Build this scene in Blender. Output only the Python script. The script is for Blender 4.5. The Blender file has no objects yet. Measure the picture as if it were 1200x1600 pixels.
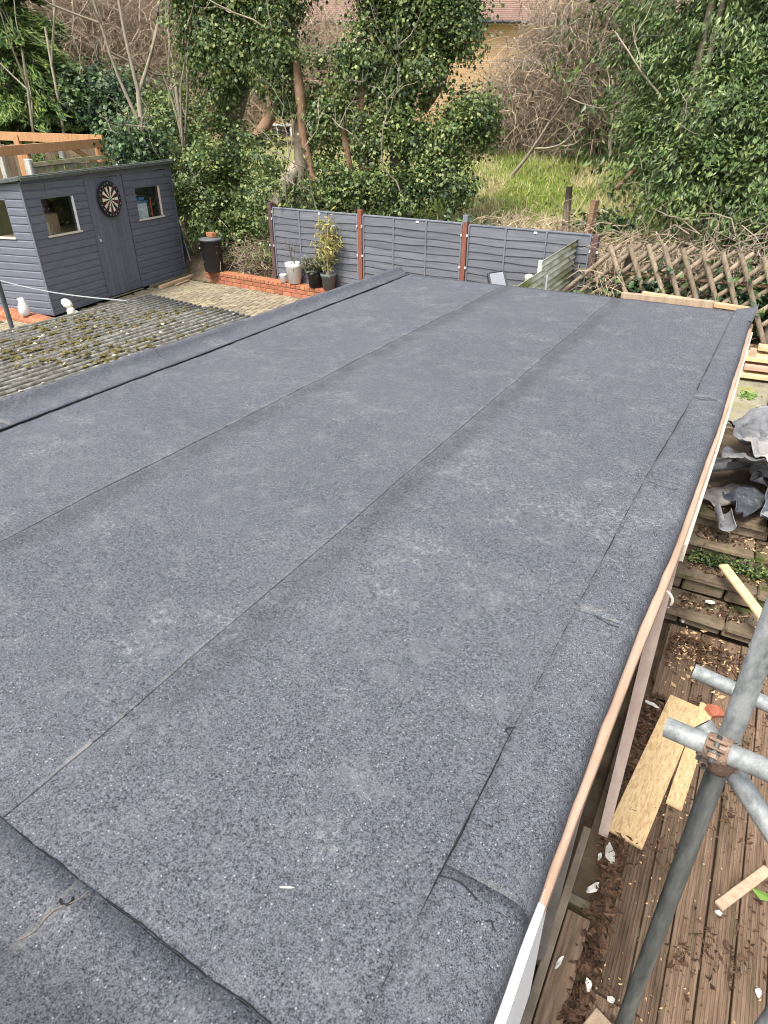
import bpy, bmesh, math, random
import numpy as np
from mathutils import Vector, Matrix, Euler, noise as mnoise

scene = bpy.context.scene
COL = scene.collection
R = math.radians
random.seed(7)

# ------------------------------------------------------------------ camera, sky, sun, exposure
cam_d = bpy.data.cameras.new('camera')
cam = bpy.data.objects.new('camera', cam_d); COL.objects.link(cam)
cam.location = (0, 0, 3.31)
cam.rotation_euler = (R(90) - math.atan(596 / 990), 0, R(29.85))
cam_d.sensor_fit = 'VERTICAL'; cam_d.sensor_height = 36; cam_d.sensor_width = 27
cam_d.lens = 990 / 1600 * 36
cam_d.clip_start = 0.05; cam_d.clip_end = 2000
scene.camera = cam

SUN_EL, SUN_AZ = 58, 188        # azimuth measured clockwise from +Y
world = bpy.data.worlds.new('World'); scene.world = world; world.use_nodes = True
wn = world.node_tree
bg = wn.nodes['Background']
sky = wn.nodes.new('ShaderNodeTexSky'); sky.sky_type = 'NISHITA'; sky.sun_disc = False
sky.sun_elevation = R(SUN_EL); sky.sun_rotation = R(SUN_AZ); sky.dust_density = 3; sky.air_density = 1.0
hs = wn.nodes.new('ShaderNodeHueSaturation'); hs.inputs['Saturation'].default_value = 0.42
wn.links.new(sky.outputs[0], hs.inputs['Color']); wn.links.new(hs.outputs[0], bg.inputs['Color'])
bg.inputs['Strength'].default_value = 0.15
sun_d = bpy.data.lights.new('sun', 'SUN'); sun_d.energy = 2.1; sun_d.angle = R(14); sun_d.color = (1, .95, .87)
sun = bpy.data.objects.new('sun', sun_d); COL.objects.link(sun)
sdir = Vector((math.sin(R(SUN_AZ)) * math.cos(R(SUN_EL)), math.cos(R(SUN_AZ)) * math.cos(R(SUN_EL)), math.sin(R(SUN_EL))))
sun.rotation_euler = sdir.to_track_quat('Z', 'Y').to_euler(); sun.location = (0, 0, 30)
scene.view_settings.view_transform = 'Standard'; scene.view_settings.look = 'None'
scene.view_settings.exposure = 1.3; scene.view_settings.gamma = 1.0
scene.view_settings.use_curve_mapping = False
scene.cycles.filter_width = 1.05
scene.cycles.max_bounces = 6; scene.cycles.diffuse_bounces = 3; scene.cycles.glossy_bounces = 2
scene.cycles.transparent_max_bounces = 8

# ------------------------------------------------------------------ materials
MATS = {}
def mat(name, cols, scale=6, rough=.8, bump=0, bscale=60, rnd=.15, spec=.3, stretch=(1, 1, 1), metal=0,
        stops=None, detail=6, spot=None, world=False, island=0, huernd=0, bdist=.01):
    """noise-ramped principled material. spot=(colour, scale, threshold, softness): extra shaped blotches."""
    m = bpy.data.materials.new(name); m.use_nodes = True; nt = m.node_tree; N = nt.nodes; L = nt.links
    b = N['Principled BSDF']; b.inputs['Roughness'].default_value = rough
    b.inputs['Specular IOR Level'].default_value = spec; b.inputs['Metallic'].default_value = metal
    tc = N.new('ShaderNodeTexCoord'); mp = N.new('ShaderNodeMapping'); mp.inputs['Scale'].default_value = stretch
    oi = N.new('ShaderNodeObjectInfo')
    if world:
        g = N.new('ShaderNodeNewGeometry'); L.new(g.outputs['Position'], mp.inputs['Vector'])
    else:
        ad = N.new('ShaderNodeVectorMath'); ad.operation = 'MULTIPLY_ADD'
        L.new(oi.outputs['Random'], ad.inputs[0]); ad.inputs[1].default_value = (37, 53, 71)
        L.new(tc.outputs['Object'], ad.inputs[2]); L.new(ad.outputs[0], mp.inputs['Vector'])
    nz = N.new('ShaderNodeTexNoise'); nz.inputs['Scale'].default_value = scale; nz.inputs['Detail'].default_value = detail
    nz.inputs['Roughness'].default_value = .65
    L.new(mp.outputs[0], nz.inputs['Vector'])
    rp = N.new('ShaderNodeValToRGB'); el = rp.color_ramp.elements
    k = len(cols); st = stops or [.3 + .4 * i / max(1, k - 1) for i in range(k)]
    el[0].position = st[0]; el[0].color = (*cols[0], 1); el[1].position = st[-1]; el[1].color = (*cols[-1], 1)
    for i in range(1, k - 1):
        e = el.new(st[i]); e.color = (*cols[i], 1)
    L.new(nz.outputs['Fac'], rp.inputs['Fac'])
    out = rp.outputs['Color']
    if spot:
        sc_, ss, th, so = spot
        n2 = N.new('ShaderNodeTexNoise'); n2.inputs['Scale'].default_value = ss; n2.inputs['Detail'].default_value = 7
        n2.inputs['Roughness'].default_value = .7
        L.new(mp.outputs[0], n2.inputs['Vector'])
        mr = N.new('ShaderNodeMapRange'); mr.inputs[1].default_value = th; mr.inputs[2].default_value = th + so
        L.new(n2.outputs['Fac'], mr.inputs[0])
        mx = N.new('ShaderNodeMixRGB'); mx.inputs['Color2'].default_value = (*sc_, 1)
        L.new(mr.outputs[0], mx.inputs['Fac']); L.new(out, mx.inputs['Color1']); out = mx.outputs[0]
    if rnd or island or huernd:
        h = N.new('ShaderNodeHueSaturation'); L.new(out, h.inputs['Color'])
        src = oi.outputs['Random']
        amp = rnd
        if island:
            g2 = N.new('ShaderNodeNewGeometry'); src = g2.outputs['Random Per Island']; amp = island
        mm = N.new('ShaderNodeMapRange'); mm.inputs[3].default_value = 1 - amp; mm.inputs[4].default_value = 1 + amp
        L.new(src, mm.inputs[0]); L.new(mm.outputs[0], h.inputs['Value'])
        if huernd:
            m3 = N.new('ShaderNodeMath'); m3.operation = 'MULTIPLY'; m3.inputs[1].default_value = 7.31; L.new(src, m3.inputs[0])
            m4 = N.new('ShaderNodeMath'); m4.operation = 'FRACT'; L.new(m3.outputs[0], m4.inputs[0])
            m5 = N.new('ShaderNodeMapRange'); m5.inputs[3].default_value = .5 - huernd; m5.inputs[4].default_value = .5 + huernd
            L.new(m4.outputs[0], m5.inputs[0]); L.new(m5.outputs[0], h.inputs['Hue'])
        out = h.outputs['Color']
    L.new(out, b.inputs['Base Color'])
    if bump:
        nb = N.new('ShaderNodeTexNoise'); nb.inputs['Scale'].default_value = bscale; nb.inputs['Detail'].default_value = 4
        L.new(mp.outputs[0], nb.inputs['Vector'])
        bp = N.new('ShaderNodeBump'); bp.inputs['Strength'].default_value = bump; bp.inputs['Distance'].default_value = bdist
        L.new(nb.outputs['Fac'], bp.inputs['Height']); L.new(bp.outputs[0], b.inputs['Normal'])
    MATS[name] = m
    return m

def leafmat(name, cols, rough=.42, transl=.18, spec=.5):
    m = bpy.data.materials.new(name); m.use_nodes = True; nt = m.node_tree; N = nt.nodes; L = nt.links
    b = N['Principled BSDF']; b.inputs['Roughness'].default_value = rough; b.inputs['Specular IOR Level'].default_value = spec
    g = N.new('ShaderNodeNewGeometry'); rp = N.new('ShaderNodeValToRGB'); el = rp.color_ramp.elements
    k = len(cols); el[0].color = (*cols[0], 1); el[1].color = (*cols[-1], 1)
    for i in range(1, k - 1):
        e = el.new(i / (k - 1)); e.color = (*cols[i], 1)
    # clump-scale colour drift on top of the leaf-to-leaf variation
    nz = N.new('ShaderNodeTexNoise'); nz.inputs['Scale'].default_value = 2.2; nz.inputs['Detail'].default_value = 2
    L.new(g.outputs['Position'], nz.inputs['Vector'])
    a = N.new('ShaderNodeMath'); a.operation = 'MULTIPLY_ADD'; a.inputs[1].default_value = 1.2; a.inputs[2].default_value = -.6
    L.new(nz.outputs['Fac'], a.inputs[0])
    s = N.new('ShaderNodeMath'); s.operation = 'ADD'; s.use_clamp = True
    L.new(a.outputs[0], s.inputs[0]); L.new(g.outputs['Random Per Island'], s.inputs[1])
    L.new(s.outputs[0], rp.inputs['Fac']); L.new(rp.outputs[0], b.inputs['Base Color'])
    t = N.new('ShaderNodeBsdfTranslucent'); L.new(rp.outputs[0], t.inputs['Color'])
    mx = N.new('ShaderNodeMixShader'); mx.inputs[0].default_value = transl
    L.new(b.outputs[0], mx.inputs[1]); L.new(t.outputs[0], mx.inputs[2])
    L.new(mx.outputs[0], N['Material Output'].inputs['Surface'])
    MATS[name] = m; return m

def felt_material():
    m = bpy.data.materials.new('mineral_felt'); m.use_nodes = True; nt = m.node_tree; N = nt.nodes; L = nt.links
    b = N['Principled BSDF']; b.inputs['Roughness'].default_value = .92; b.inputs['Specular IOR Level'].default_value = .25
    g = N.new('ShaderNodeNewGeometry'); P = g.outputs['Position']
    def noise(scale, detail=3, rough=.6, stretch=None):
        n = N.new('ShaderNodeTexNoise'); n.inputs['Scale'].default_value = scale; n.inputs['Detail'].default_value = detail
        n.inputs['Roughness'].default_value = rough
        if stretch:
            mp = N.new('ShaderNodeMapping'); mp.inputs['Scale'].default_value = stretch; L.new(P, mp.inputs['Vector']); L.new(mp.outputs[0], n.inputs['Vector'])
        else: L.new(P, n.inputs['Vector'])
        return n.outputs['Fac']
    def mr(v, a, b_, c=0, d=1):
        q = N.new('ShaderNodeMapRange'); L.new(v, q.inputs[0])
        for i, x in enumerate((a, b_, c, d)): q.inputs[i + 1].default_value = x
        return q.outputs[0]
    def mix(fac, c1, c2, mode='MIX'):
        x = N.new('ShaderNodeMixRGB'); x.blend_type = mode
        for s, v in (('Fac', fac), ('Color1', c1), ('Color2', c2)):
            if isinstance(v, (int, float)): x.inputs[s].default_value = v
            elif isinstance(v, tuple): x.inputs[s].default_value = (*v, 1)
            else: L.new(v, x.inputs[s])
        return x.outputs[0]
    def mul(a, c):
        x = N.new('ShaderNodeMath'); x.operation = 'MULTIPLY'; x.use_clamp = True
        for i, v in enumerate((a, c)):
            if isinstance(v, (int, float)): x.inputs[i].default_value = v
            else: L.new(v, x.inputs[i])
        return x.outputs[0]
    gr = None
    for sc_, wt in ((60, .13), (135, .32), (310, .55)):
        q = N.new('ShaderNodeMath'); q.operation = 'MULTIPLY_ADD'; q.inputs[1].default_value = wt; q.inputs[2].default_value = 0; L.new(noise(sc_, 3, .85), q.inputs[0])
        if gr: L.new(gr, q.inputs[2])
        gr = q.outputs[0]
    col = mix(mr(gr, .405, .595), (.0075, .0088, .0115), (.166, .174, .196))
    # scattered pale granules
    vo = N.new('ShaderNodeTexVoronoi'); vo.inputs['Scale'].default_value = 150; L.new(P, vo.inputs['Vector'])
    wn_ = N.new('ShaderNodeSeparateColor'); L.new(vo.outputs['Color'], wn_.inputs[0])
    dot = mul(mr(vo.outputs['Distance'], .34, .18), mr(wn_.outputs[0], .90, .93))
    col = mix(mul(dot, .7), col, (.36, .37, .39))
    # broad tonal drift, roller streaks along the roll
    col = mix(mr(noise(1.6, 4, .6), .3, .7, 0, .55), col, mix(1.0, col, (.72, .73, .76), 'MULTIPLY'))
    col = mix(mr(noise(5, 5, .7, (5, .7, 1)), .55, .75, 0, .35), col, mix(1.0, col, (1.35, 1.34, 1.3), 'MULTIPLY'))
    # dusty, slightly tan foot marks
    dust = mul(mr(noise(3.6, 3), .56, .66), mr(noise(48, 6, .85), .50, .64))
    col = mix(mul(dust, .55), col, (.30, .30, .295))
    # paler dusty ground generally
    col = mix(mr(noise(9, 6, .7), .52, .74, 0, .30), col, (.20, .205, .215))
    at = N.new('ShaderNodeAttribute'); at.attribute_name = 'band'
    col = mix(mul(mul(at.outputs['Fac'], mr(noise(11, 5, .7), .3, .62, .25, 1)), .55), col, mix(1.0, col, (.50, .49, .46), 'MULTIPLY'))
    ap = N.new('ShaderNodeAttribute'); ap.attribute_name = 'pale'
    col = mix(mul(mul(ap.outputs['Fac'], mr(noise(14, 4, .7), .42, .6)), .8), col, (.30, .28, .25))
    L.new(col, b.inputs['Base Color'])
    bp = N.new('ShaderNodeBump'); bp.inputs['Strength'].default_value = .55; bp.inputs['Distance'].default_value = .003
    L.new(gr, bp.inputs['Height']); L.new(bp.outputs[0], b.inputs['Normal'])
    MATS['felt'] = m; return m
felt_material()

mat('bitumen', [(.006, .006, .007), (.02, .02, .022)], 60, .55, .5, 90)
mat('shed_paint', [(.100, .107, .134), (.145, .153, .186)], 5, .62, .25, 40, .08, .4, (1, 1, 6), spot=((.10, .10, .12), 7, .66, .12), bdist=.003)
mat('shed_door_paint', [(.097, .104, .130), (.140, .148, .180)], 5, .62, .25, 40, .08, .4, (6, 6, 1), spot=((.11, .11, .12), 7, .66, .12), bdist=.003)
mat('shed_felt', [(.05, .055, .05), (.13, .14, .12)], 30, .95, .4, 120)
mat('fence_paint', [(.080, .085, .098), (.135, .141, .158)], 4, .75, .35, 30, .13, .3, (1, 1, 8), spot=((.20, .19, .18), 5, .64, .12), bdist=.004)
mat('fence_frame_paint', [(.11, .12, .145), (.17, .18, .21)], 5, .75, .2, 30, .1, .3)
mat('post_red', [(.16, .06, .04), (.27, .10, .06)], 6, .8, .3, 40, .12, .3, (6, 6, 1), spot=((.12, .12, .14), 4, .6, .1))
mat('post_maroon', [(.075, .045, .045), (.12, .075, .07)], 6, .8, .3, 40, .1)
mat('white_clip', [(.6, .62, .64), (.75, .76, .78)], 10, .5, 0)
mat('brick_orange', [(.27, .10, .052), (.42, .175, .10)], 14, .9, .4, 90, .16, .2, huernd=.012)
mat('mortar', [(.24, .15, .105), (.34, .22, .155)], 20, .95, .4, 90)
mat('paver', [(.17, .14, .095), (.29, .245, .17)], 9, .92, .35, 120, .22, .2, huernd=.012, spot=((.13, .12, .08), 3, .62, .15))
mat('paver_joint', [(.03, .028, .018), (.06, .055, .03)], 10, .95, .3, 60, world=True)
mat('concrete', [(.36, .36, .33), (.52, .52, .48)], 8, .9, .3, 80, .1)
mat('pergola_wood', [(.33, .165, .07), (.48, .27, .135)], 3, .7, .2, 40, .1, .3, (8, 8, 1))
mat('tan_board', [(.30, .21, .14), (.47, .36, .25)], 4, .85, .25, 40, .2, .2, (6, 6, .6))
mat('mossy_wood', [(.10, .10, .06), (.22, .19, .13)], 7, .9, .4, 60, .1, spot=((.09, .12, .03), 6, .5, .12))
mat('new_wood', [(.52, .36, .19), (.70, .53, .31)], 3, .7, .15, 30, .12, .3, (1, 9, 9))
mat('new_wood_y', [(.40, .25, .13), (.60, .43, .26)], 3, .72, .25, 30, .12, .3, (9, .8, 9))
mat('batten', [(.34, .215, .145), (.50, .355, .265)], 3, .75, .25, 30, .08, .3, (12, .7, 12), spot=((.62, .40, .28), 5, .55, .15))
mat('pink_wood', [(.56, .42, .35), (.72, .58, .49)], 3, .75, .15, 30, .08, .3, (12, .7, 3))
mat('cream_paint', [(.50, .45, .36), (.68, .62, .50)], 6, .7, .3, 40, .05, spot=((.10, .08, .06), 16, .64, .05))
mat('white_paint', [(.66, .66, .66), (.80, .80, .79)], 4, .55, .05, 40, .05)
mat('grey_frame', [(.17, .15, .13), (.30, .275, .25)], 5, .45, .1, 40, .1, .5)
mat('dark_frame', [(.025, .027, .03), (.05, .052, .055)], 5, .4, .1, 40, .1, .5)
mat('dark_glass', [(.006, .007, .008), (.010, .011, .012)], 3, .06, 0, 10, 0, .6)
mat('render_wall', [(.34, .30, .25), (.48, .43, .37)], 4, .95, .4, 60, .05)
mat('osb', [(.38, .22, .09), (.58, .39, .19), (.70, .51, .28)], 26, .8, .3, 60, .06, .25, (1, 2.6, 1), stops=[.3, .5, .68], spot=((.30, .15, .07), 34, .63, .04))
mat('deck_wood', [(.075, .050, .034), (.165, .110, .073), (.25, .18, .125)], 5, .9, .5, 40, .28, .2, (9, .6, 9), stops=[.28, .5, .75],
    spot=((.055, .055, .026), 2.2, .54, .2))
mat('litter_leaf', [(.035, .02, .013), (.13, .075, .045)], 20, .85, .1, 60, 0, .2, island=.5, world=True)
mat('chip_wood', [(.38, .24, .12), (.62, .45, .25)], 20, .85, .1, 60, 0, .2, island=.3, world=True)
mat('white_foam', [(.46, .44, .38), (.66, .64, .58)], 10, .9, .3, 60)
mat('step_stone', [(.075, .058, .038), (.165, .125, .085), (.26, .21, .15)], 6, .95, .5, 50, .14, .2, stops=[.3, .5, .72], spot=((.06, .07, .02), 3, .52, .1), bdist=.012)
mat('terrace_stone', [(.16, .15, .10), (.30, .27, .20)], 5, .95, .5, 50, .14, .2, spot=((.20, .19, .05), 2.5, .48, .14), bdist=.012)
mat('soil', [(.045, .034, .022), (.12, .09, .06), (.20, .155, .105)], 3, .97, .6, 12, 0, .1, world=True, stops=[.3, .5, .7], bdist=.03)
mat('grass_ground', [(.20, .17, .09), (.21, .20, .085), (.15, .185, .05)], 1.1, .97, .6, 12, 0, .1, world=True, stops=[.35, .5, .65], bdist=.05)
mat('lawn', [(.03, .07, .015), (.07, .13, .03)], 12, .95, .6, 60, 0, .1, world=True)
mat('bark', [(.10, .08, .06), (.23, .19, .145)], 9, .95, .6, 30, .12, .1, (3, 3, .7), bdist=.02)
mat('bark_pale', [(.20, .17, .125), (.36, .31, .24)], 9, .95, .4, 30, .12, .1, (3, 3, .7))
mat('bark_brown', [(.16, .095, .06), (.27, .17, .11)], 9, .95, .5, 30, .1, .1, (3, 3, .7), bdist=.02)
mat('trellis_wood', [(.17, .13, .09), (.36, .29, .21)], 7, .95, .4, 40, .25, .1, (4, 4, 1), spot=((.12, .13, .05), 5, .58, .1))
mat('twig_brown', [(.17, .135, .10), (.37, .305, .235)], 3, .95, 0, 30, 0, .1, world=True, island=.45)
mat('twig_tan', [(.25, .19, .125), (.45, .36, .25)], 3, .95, 0, 30, 0, .1, world=True, island=.4)
mat('twig_pink', [(.24, .185, .135), (.44, .35, .26)], 3, .95, 0, 30, 0, .1, world=True, island=.35)
mat('dead_leaf', [(.17, .10, .06), (.34, .23, .14)], 3, .95, 0, 30, 0, .1, world=True, island=.4)
mat('grass_dry', [(.38, .33, .17), (.58, .51, .29)], 2, .95, 0, 30, 0, .1, world=True, island=.35)
mat('grass_green', [(.17, .25, .045), (.32, .38, .10)], 2, .9, 0, 30, 0, .1, world=True, island=.3)
leafmat('ivy', [(.016, .034, .016), (.034, .070, .027), (.060, .120, .038), (.13, .20, .06)], .45, .25)
leafmat('ivy_light', [(.022, .042, .015), (.060, .108, .032), (.135, .195, .055), (.28, .32, .10)], .45, .28)
leafmat('laurel', [(.024, .044, .015), (.060, .105, .029), (.115, .18, .05), (.22, .28, .085)], .4, .26)
leafmat('conifer', [(.030, .060, .020), (.065, .125, .036), (.14, .21, .05), (.25, .31, .07)], .6, .2, .3)
leafmat('bamboo_leaf', [(.13, .16, .045), (.29, .27, .08), (.46, .38, .13), (.25, .26, .09)], .5, .25)
leafmat('olive_leaf', [(.05, .06, .03), (.13, .13, .07), (.20, .18, .11)], .6, .15)
leafmat('bright_leaf', [(.10, .22, .03), (.22, .36, .06)], .5, .2)
mat('moss', [(.045, .042, .014), (.11, .092, .035), (.20, .165, .07)], 30, .98, .6, 120, 0, .1, stops=[.3, .5, .7], world=True)
mat('lichen', [(.42, .38, .26), (.62, .57, .42)], 20, .95, .4, 100)
mat('asbestos', [(.085, .08, .066), (.14, .134, .114), (.25, .245, .215)], 26, .95, .5, 80, .1, .1, (1.5, .9, 1), stops=[.34, .48, .66], spot=((.09, .08, .05), 16, .60, .05), bdist=.01)
mat('green_sheet', [(.44, .45, .34), (.64, .64, .53)], 5, .7, .2, 40, .08, .3, (1, .6, 2), spot=((.16, .17, .03), 2.0, .46, .2))
mat('galv', [(.13, .142, .138), (.245, .258, .253), (.35, .36, .36)], 9, .62, .4, 60, .06, .4, (4, 4, 2), metal=.25, stops=[.3, .5, .75], spot=((.10, .115, .105), 5, .52, .2), bdist=.003)
mat('galv_dark', [(.045, .052, .05), (.11, .12, .115), (.20, .21, .20)], 6, .5, .25, 60, .06, .45, (5, 5, .8), metal=.35, stops=[.3, .5, .75], bdist=.003)
mat('rust', [(.15, .095, .065), (.29, .195, .135)], 40, .95, .7, 90, .12, spot=((.30, .27, .235), 30, .54, .1))
mat('tube_inside', [(.02, .02, .02), (.05, .045, .04)], 10, .9)
mat('plastic_black', [(.010, .010, .011), (.022, .022, .024)], 6, .5, .1, 50, .05, .4)
mat('plastic_grey', [(.07, .075, .08), (.12, .125, .13)], 6, .5, .1, 50, .05, .4)
mat('plastic_white', [(.70, .70, .70), (.80, .80, .80)], 6, .4, 0, 50, .03, .5)
mat('ornament_white', [(.48, .48, .46), (.66, .66, .64)], 9, .7, .2, 40)
mat('ornament_stone', [(.42, .40, .33), (.66, .63, .55)], 12, .9, .3, 60)
mat('old_felt', [(.075, .078, .085), (.18, .184, .193), (.34, .34, .34)], 5, .75, .6, 25, .2, .4, stops=[.3, .52, .75], spot=((.42, .37, .32), 4, .60, .1), bdist=.02)
mat('old_felt_pale', [(.12, .11, .105), (.27, .255, .24), (.45, .42, .39)], 5, .8, .6, 25, .2, .4, stops=[.3, .52, .75], spot=((.20, .15, .11), 5, .58, .1), bdist=.02)
mat('old_felt_blue', [(.025, .028, .034), (.075, .082, .10), (.24, .25, .28)], 5, .5, .6, 25, .2, .5, stops=[.3, .55, .75], bdist=.02)
mat('rope', [(.22, .23, .24), (.34, .35, .36)], 30, .7)
mat('grey_paint', [(.07, .075, .08), (.12, .125, .13)], 8, .6)
mat('house_roof', [(.17, .105, .085), (.26, .165, .13)], 2, .9, .0, 12, .05)
mat('dart_black', [(.012, .012, .012), (.02, .02, .02)], 10, .7)
mat('dart_cream', [(.62, .55, .42), (.72, .65, .52)], 10, .8)
mat('dart_red', [(.45, .03, .02), (.5, .04, .03)], 10, .8)
mat('dart_green', [(.02, .18, .06), (.03, .22, .08)], 10, .8)
mat('interior_dark', [(.07, .06, .05), (.13, .115, .095)], 4, .9)
mat('interior_tan', [(.33, .22, .12), (.46, .32, .19)], 6, .85)
mat('blue_plastic', [(.05, .19, .38), (.12, .30, .52)], 8, .5)
mat('pale_plastic', [(.50, .56, .60), (.68, .72, .74)], 8, .35)
mat('red_thing', [(.40, .05, .03), (.5, .08, .05)], 8, .5)
mat('lamp_glass', [(.13, .14, .155), (.20, .21, .225)], 5, .55, 0, 10, 0, .3)
mat('timber_seat', [(.16, .13, .09), (.3, .24, .17)], 6, .9, .2, 40)

def osb_material():
    # pressed strands: long flat flakes of differing tone laid in two layers
    m = MATS['osb']; nt = m.node_tree; N = nt.nodes; L = nt.links; b = N['Principled BSDF']
    tc = N.new('ShaderNodeTexCoord'); last = None
    for k, (rot, st, wgt) in enumerate(((.5, (130, 22, 1), 1), (-.7, (110, 30, 1), .5), (1.3, (140, 26, 1), .4))):
        mp = N.new('ShaderNodeMapping'); mp.inputs['Rotation'].default_value = (0, 0, rot); mp.inputs['Scale'].default_value = st; L.new(tc.outputs['Object'], mp.inputs['Vector'])
        vo = N.new('ShaderNodeTexVoronoi'); vo.inputs['Scale'].default_value = 1; L.new(mp.outputs[0], vo.inputs['Vector'])
        se = N.new('ShaderNodeSeparateColor'); L.new(vo.outputs['Color'], se.inputs[0])
        rp = N.new('ShaderNodeValToRGB'); el = rp.color_ramp.elements; el[0].color = (.40, .255, .125, 1); el[1].color = (.62, .46, .26, 1); e = el.new(.15); e.color = (.49, .335, .17, 1); e = el.new(.6); e.color = (.56, .40, .215, 1)
        L.new(se.outputs[0], rp.inputs['Fac'])
        if last is None: last = rp.outputs[0]
        else:
            mx = N.new('ShaderNodeMixRGB'); gt = N.new('ShaderNodeMath'); gt.operation = 'LESS_THAN'; gt.inputs[1].default_value = wgt; L.new(se.outputs[1], gt.inputs[0])
            L.new(gt.outputs[0], mx.inputs['Fac']); L.new(last, mx.inputs['Color1']); L.new(rp.outputs[0], mx.inputs['Color2']); last = mx.outputs[0]
    L.new(last, b.inputs['Base Color'])
osb_material()
def glass_material():
    m = bpy.data.materials.new('window_glass'); m.use_nodes = True; nt = m.node_tree; N = nt.nodes; L = nt.links
    t = N.new('ShaderNodeBsdfTransparent'); t.inputs[0].default_value = (.93, .95, .95, 1)
    gl = N.new('ShaderNodeBsdfGlossy'); gl.inputs['Roughness'].default_value = .03
    lw = N.new('ShaderNodeLayerWeight'); pw = N.new('ShaderNodeMath'); pw.operation = 'POWER'; pw.inputs[1].default_value = 4; L.new(lw.outputs['Facing'], pw.inputs[0])
    fr = N.new('ShaderNodeMapRange'); fr.inputs[3].default_value = .05; fr.inputs[4].default_value = .7; L.new(pw.outputs[0], fr.inputs[0])
    mx = N.new('ShaderNodeMixShader'); L.new(fr.outputs[0], mx.inputs[0]); L.new(t.outputs[0], mx.inputs[1]); L.new(gl.outputs[0], mx.inputs[2])
    L.new(mx.outputs[0], N['Material Output'].inputs['Surface']); MATS['glass'] = m
glass_material()
def add_dirt_shade(name, colr):  # darkens base colour: valley dirt plus painted shade on the ridge sides
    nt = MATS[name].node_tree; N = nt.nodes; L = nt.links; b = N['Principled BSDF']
    src = b.inputs['Base Color'].links[0].from_socket; at = N.new('ShaderNodeAttribute'); at.attribute_name = 'dirt_shade'
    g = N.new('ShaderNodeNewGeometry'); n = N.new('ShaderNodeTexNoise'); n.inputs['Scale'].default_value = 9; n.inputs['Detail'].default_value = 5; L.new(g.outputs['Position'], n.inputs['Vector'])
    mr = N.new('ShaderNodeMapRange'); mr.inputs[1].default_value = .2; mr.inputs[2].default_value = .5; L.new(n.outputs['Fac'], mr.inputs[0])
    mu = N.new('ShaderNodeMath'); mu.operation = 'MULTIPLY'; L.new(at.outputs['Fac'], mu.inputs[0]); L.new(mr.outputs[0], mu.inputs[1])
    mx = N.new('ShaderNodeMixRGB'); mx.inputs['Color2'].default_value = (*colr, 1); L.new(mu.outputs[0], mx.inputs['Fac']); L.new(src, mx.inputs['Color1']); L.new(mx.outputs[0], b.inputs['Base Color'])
add_dirt_shade('asbestos', (.016, .015, .012))

def brickwall_material():
    m = bpy.data.materials.new('far_brick'); m.use_nodes = True; nt = m.node_tree; N = nt.nodes; L = nt.links
    b = N['Principled BSDF']; b.inputs['Roughness'].default_value = .95
    tc = N.new('ShaderNodeTexCoord'); mp = N.new('ShaderNodeMapping'); mp.inputs['Rotation'].default_value = (R(90), 0, 0)
    L.new(tc.outputs['Object'], mp.inputs[0])
    br = N.new('ShaderNodeTexBrick'); br.inputs['Scale'].default_value = 1
    br.inputs['Brick Width'].default_value = .225; br.inputs['Row Height'].default_value = .075; br.inputs['Mortar Size'].default_value = .008
    br.inputs['Color1'].default_value = (.40, .25, .115, 1); br.inputs['Color2'].default_value = (.31, .18, .085, 1); br.inputs['Mortar'].default_value = (.45, .36, .24, 1)
    L.new(mp.outputs[0], br.inputs['Vector']); L.new(br.outputs['Color'], b.inputs['Base Color'])
    MATS['far_brick'] = m
brickwall_material()

# ------------------------------------------------------------------ geometry helpers
OFF = {}
def link(o, parent=None):
    COL.objects.link(o)
    if parent: o.parent = parent
    return o
def tag(o, label=None, cat=None, group=None, kind=None):
    if label: o['label'] = label
    if cat: o['category'] = cat
    if group: o['group'] = group
    if kind: o['kind'] = kind
    return o
def thing(name, label, cat, loc=(0, 0, 0), rz=0, group=None, local=False):
    """Empty at a thing's base; parts authored in world space unless local=True."""
    o = bpy.data.objects.new(name, None); o.location = loc; o.rotation_euler = (0, 0, rz); o.empty_display_size = .2
    link(o); tag(o, label, cat, group); OFF[o.name] = Vector((0, 0, 0)) if local else Vector(loc)
    return o

def fast_mesh(name, V, loops, sizes, smooth=False):
    me = bpy.data.meshes.new(name)
    V = np.asarray(V, np.float32).reshape(-1, 3); loops = np.asarray(loops, np.int32).ravel(); sizes = np.asarray(sizes, np.int32)
    me.vertices.add(len(V)); me.vertices.foreach_set('co', V.ravel())
    me.loops.add(len(loops)); me.loops.foreach_set('vertex_index', loops)
    me.polygons.add(len(sizes)); st = np.zeros(len(sizes), np.int32); st[1:] = np.cumsum(sizes)[:-1]
    me.polygons.foreach_set('loop_start', st); me.polygons.foreach_set('loop_total', sizes)
    me.polygons.foreach_set('use_smooth', np.full(len(sizes), bool(smooth)))
    me.update(calc_edges=True); me.validate()
    return me

def put(name, V, faces, m, parent=None, origin=None, smooth=False):
    """link one mesh object; V in world space (or the parent's space when the parent is local)."""
    V = np.asarray(V, float)
    if parent is not None: off = OFF.get(parent.name, Vector((0, 0, 0)))
    else: off = Vector(origin) if origin is not None else Vector((0, 0, 0))
    V = V - np.array(off)
    if isinstance(faces, np.ndarray): me = fast_mesh(name, V, faces, np.full(len(faces), faces.shape[1]), smooth)
    else: me = fast_mesh(name, V, np.concatenate([np.array(f) for f in faces]), [len(f) for f in faces], smooth)
    me.materials.append(MATS[m])
    o = bpy.data.objects.new(name, me); link(o, parent)
    if parent is None: o.location = off
    OFF[o.name] = off
    return o

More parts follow.
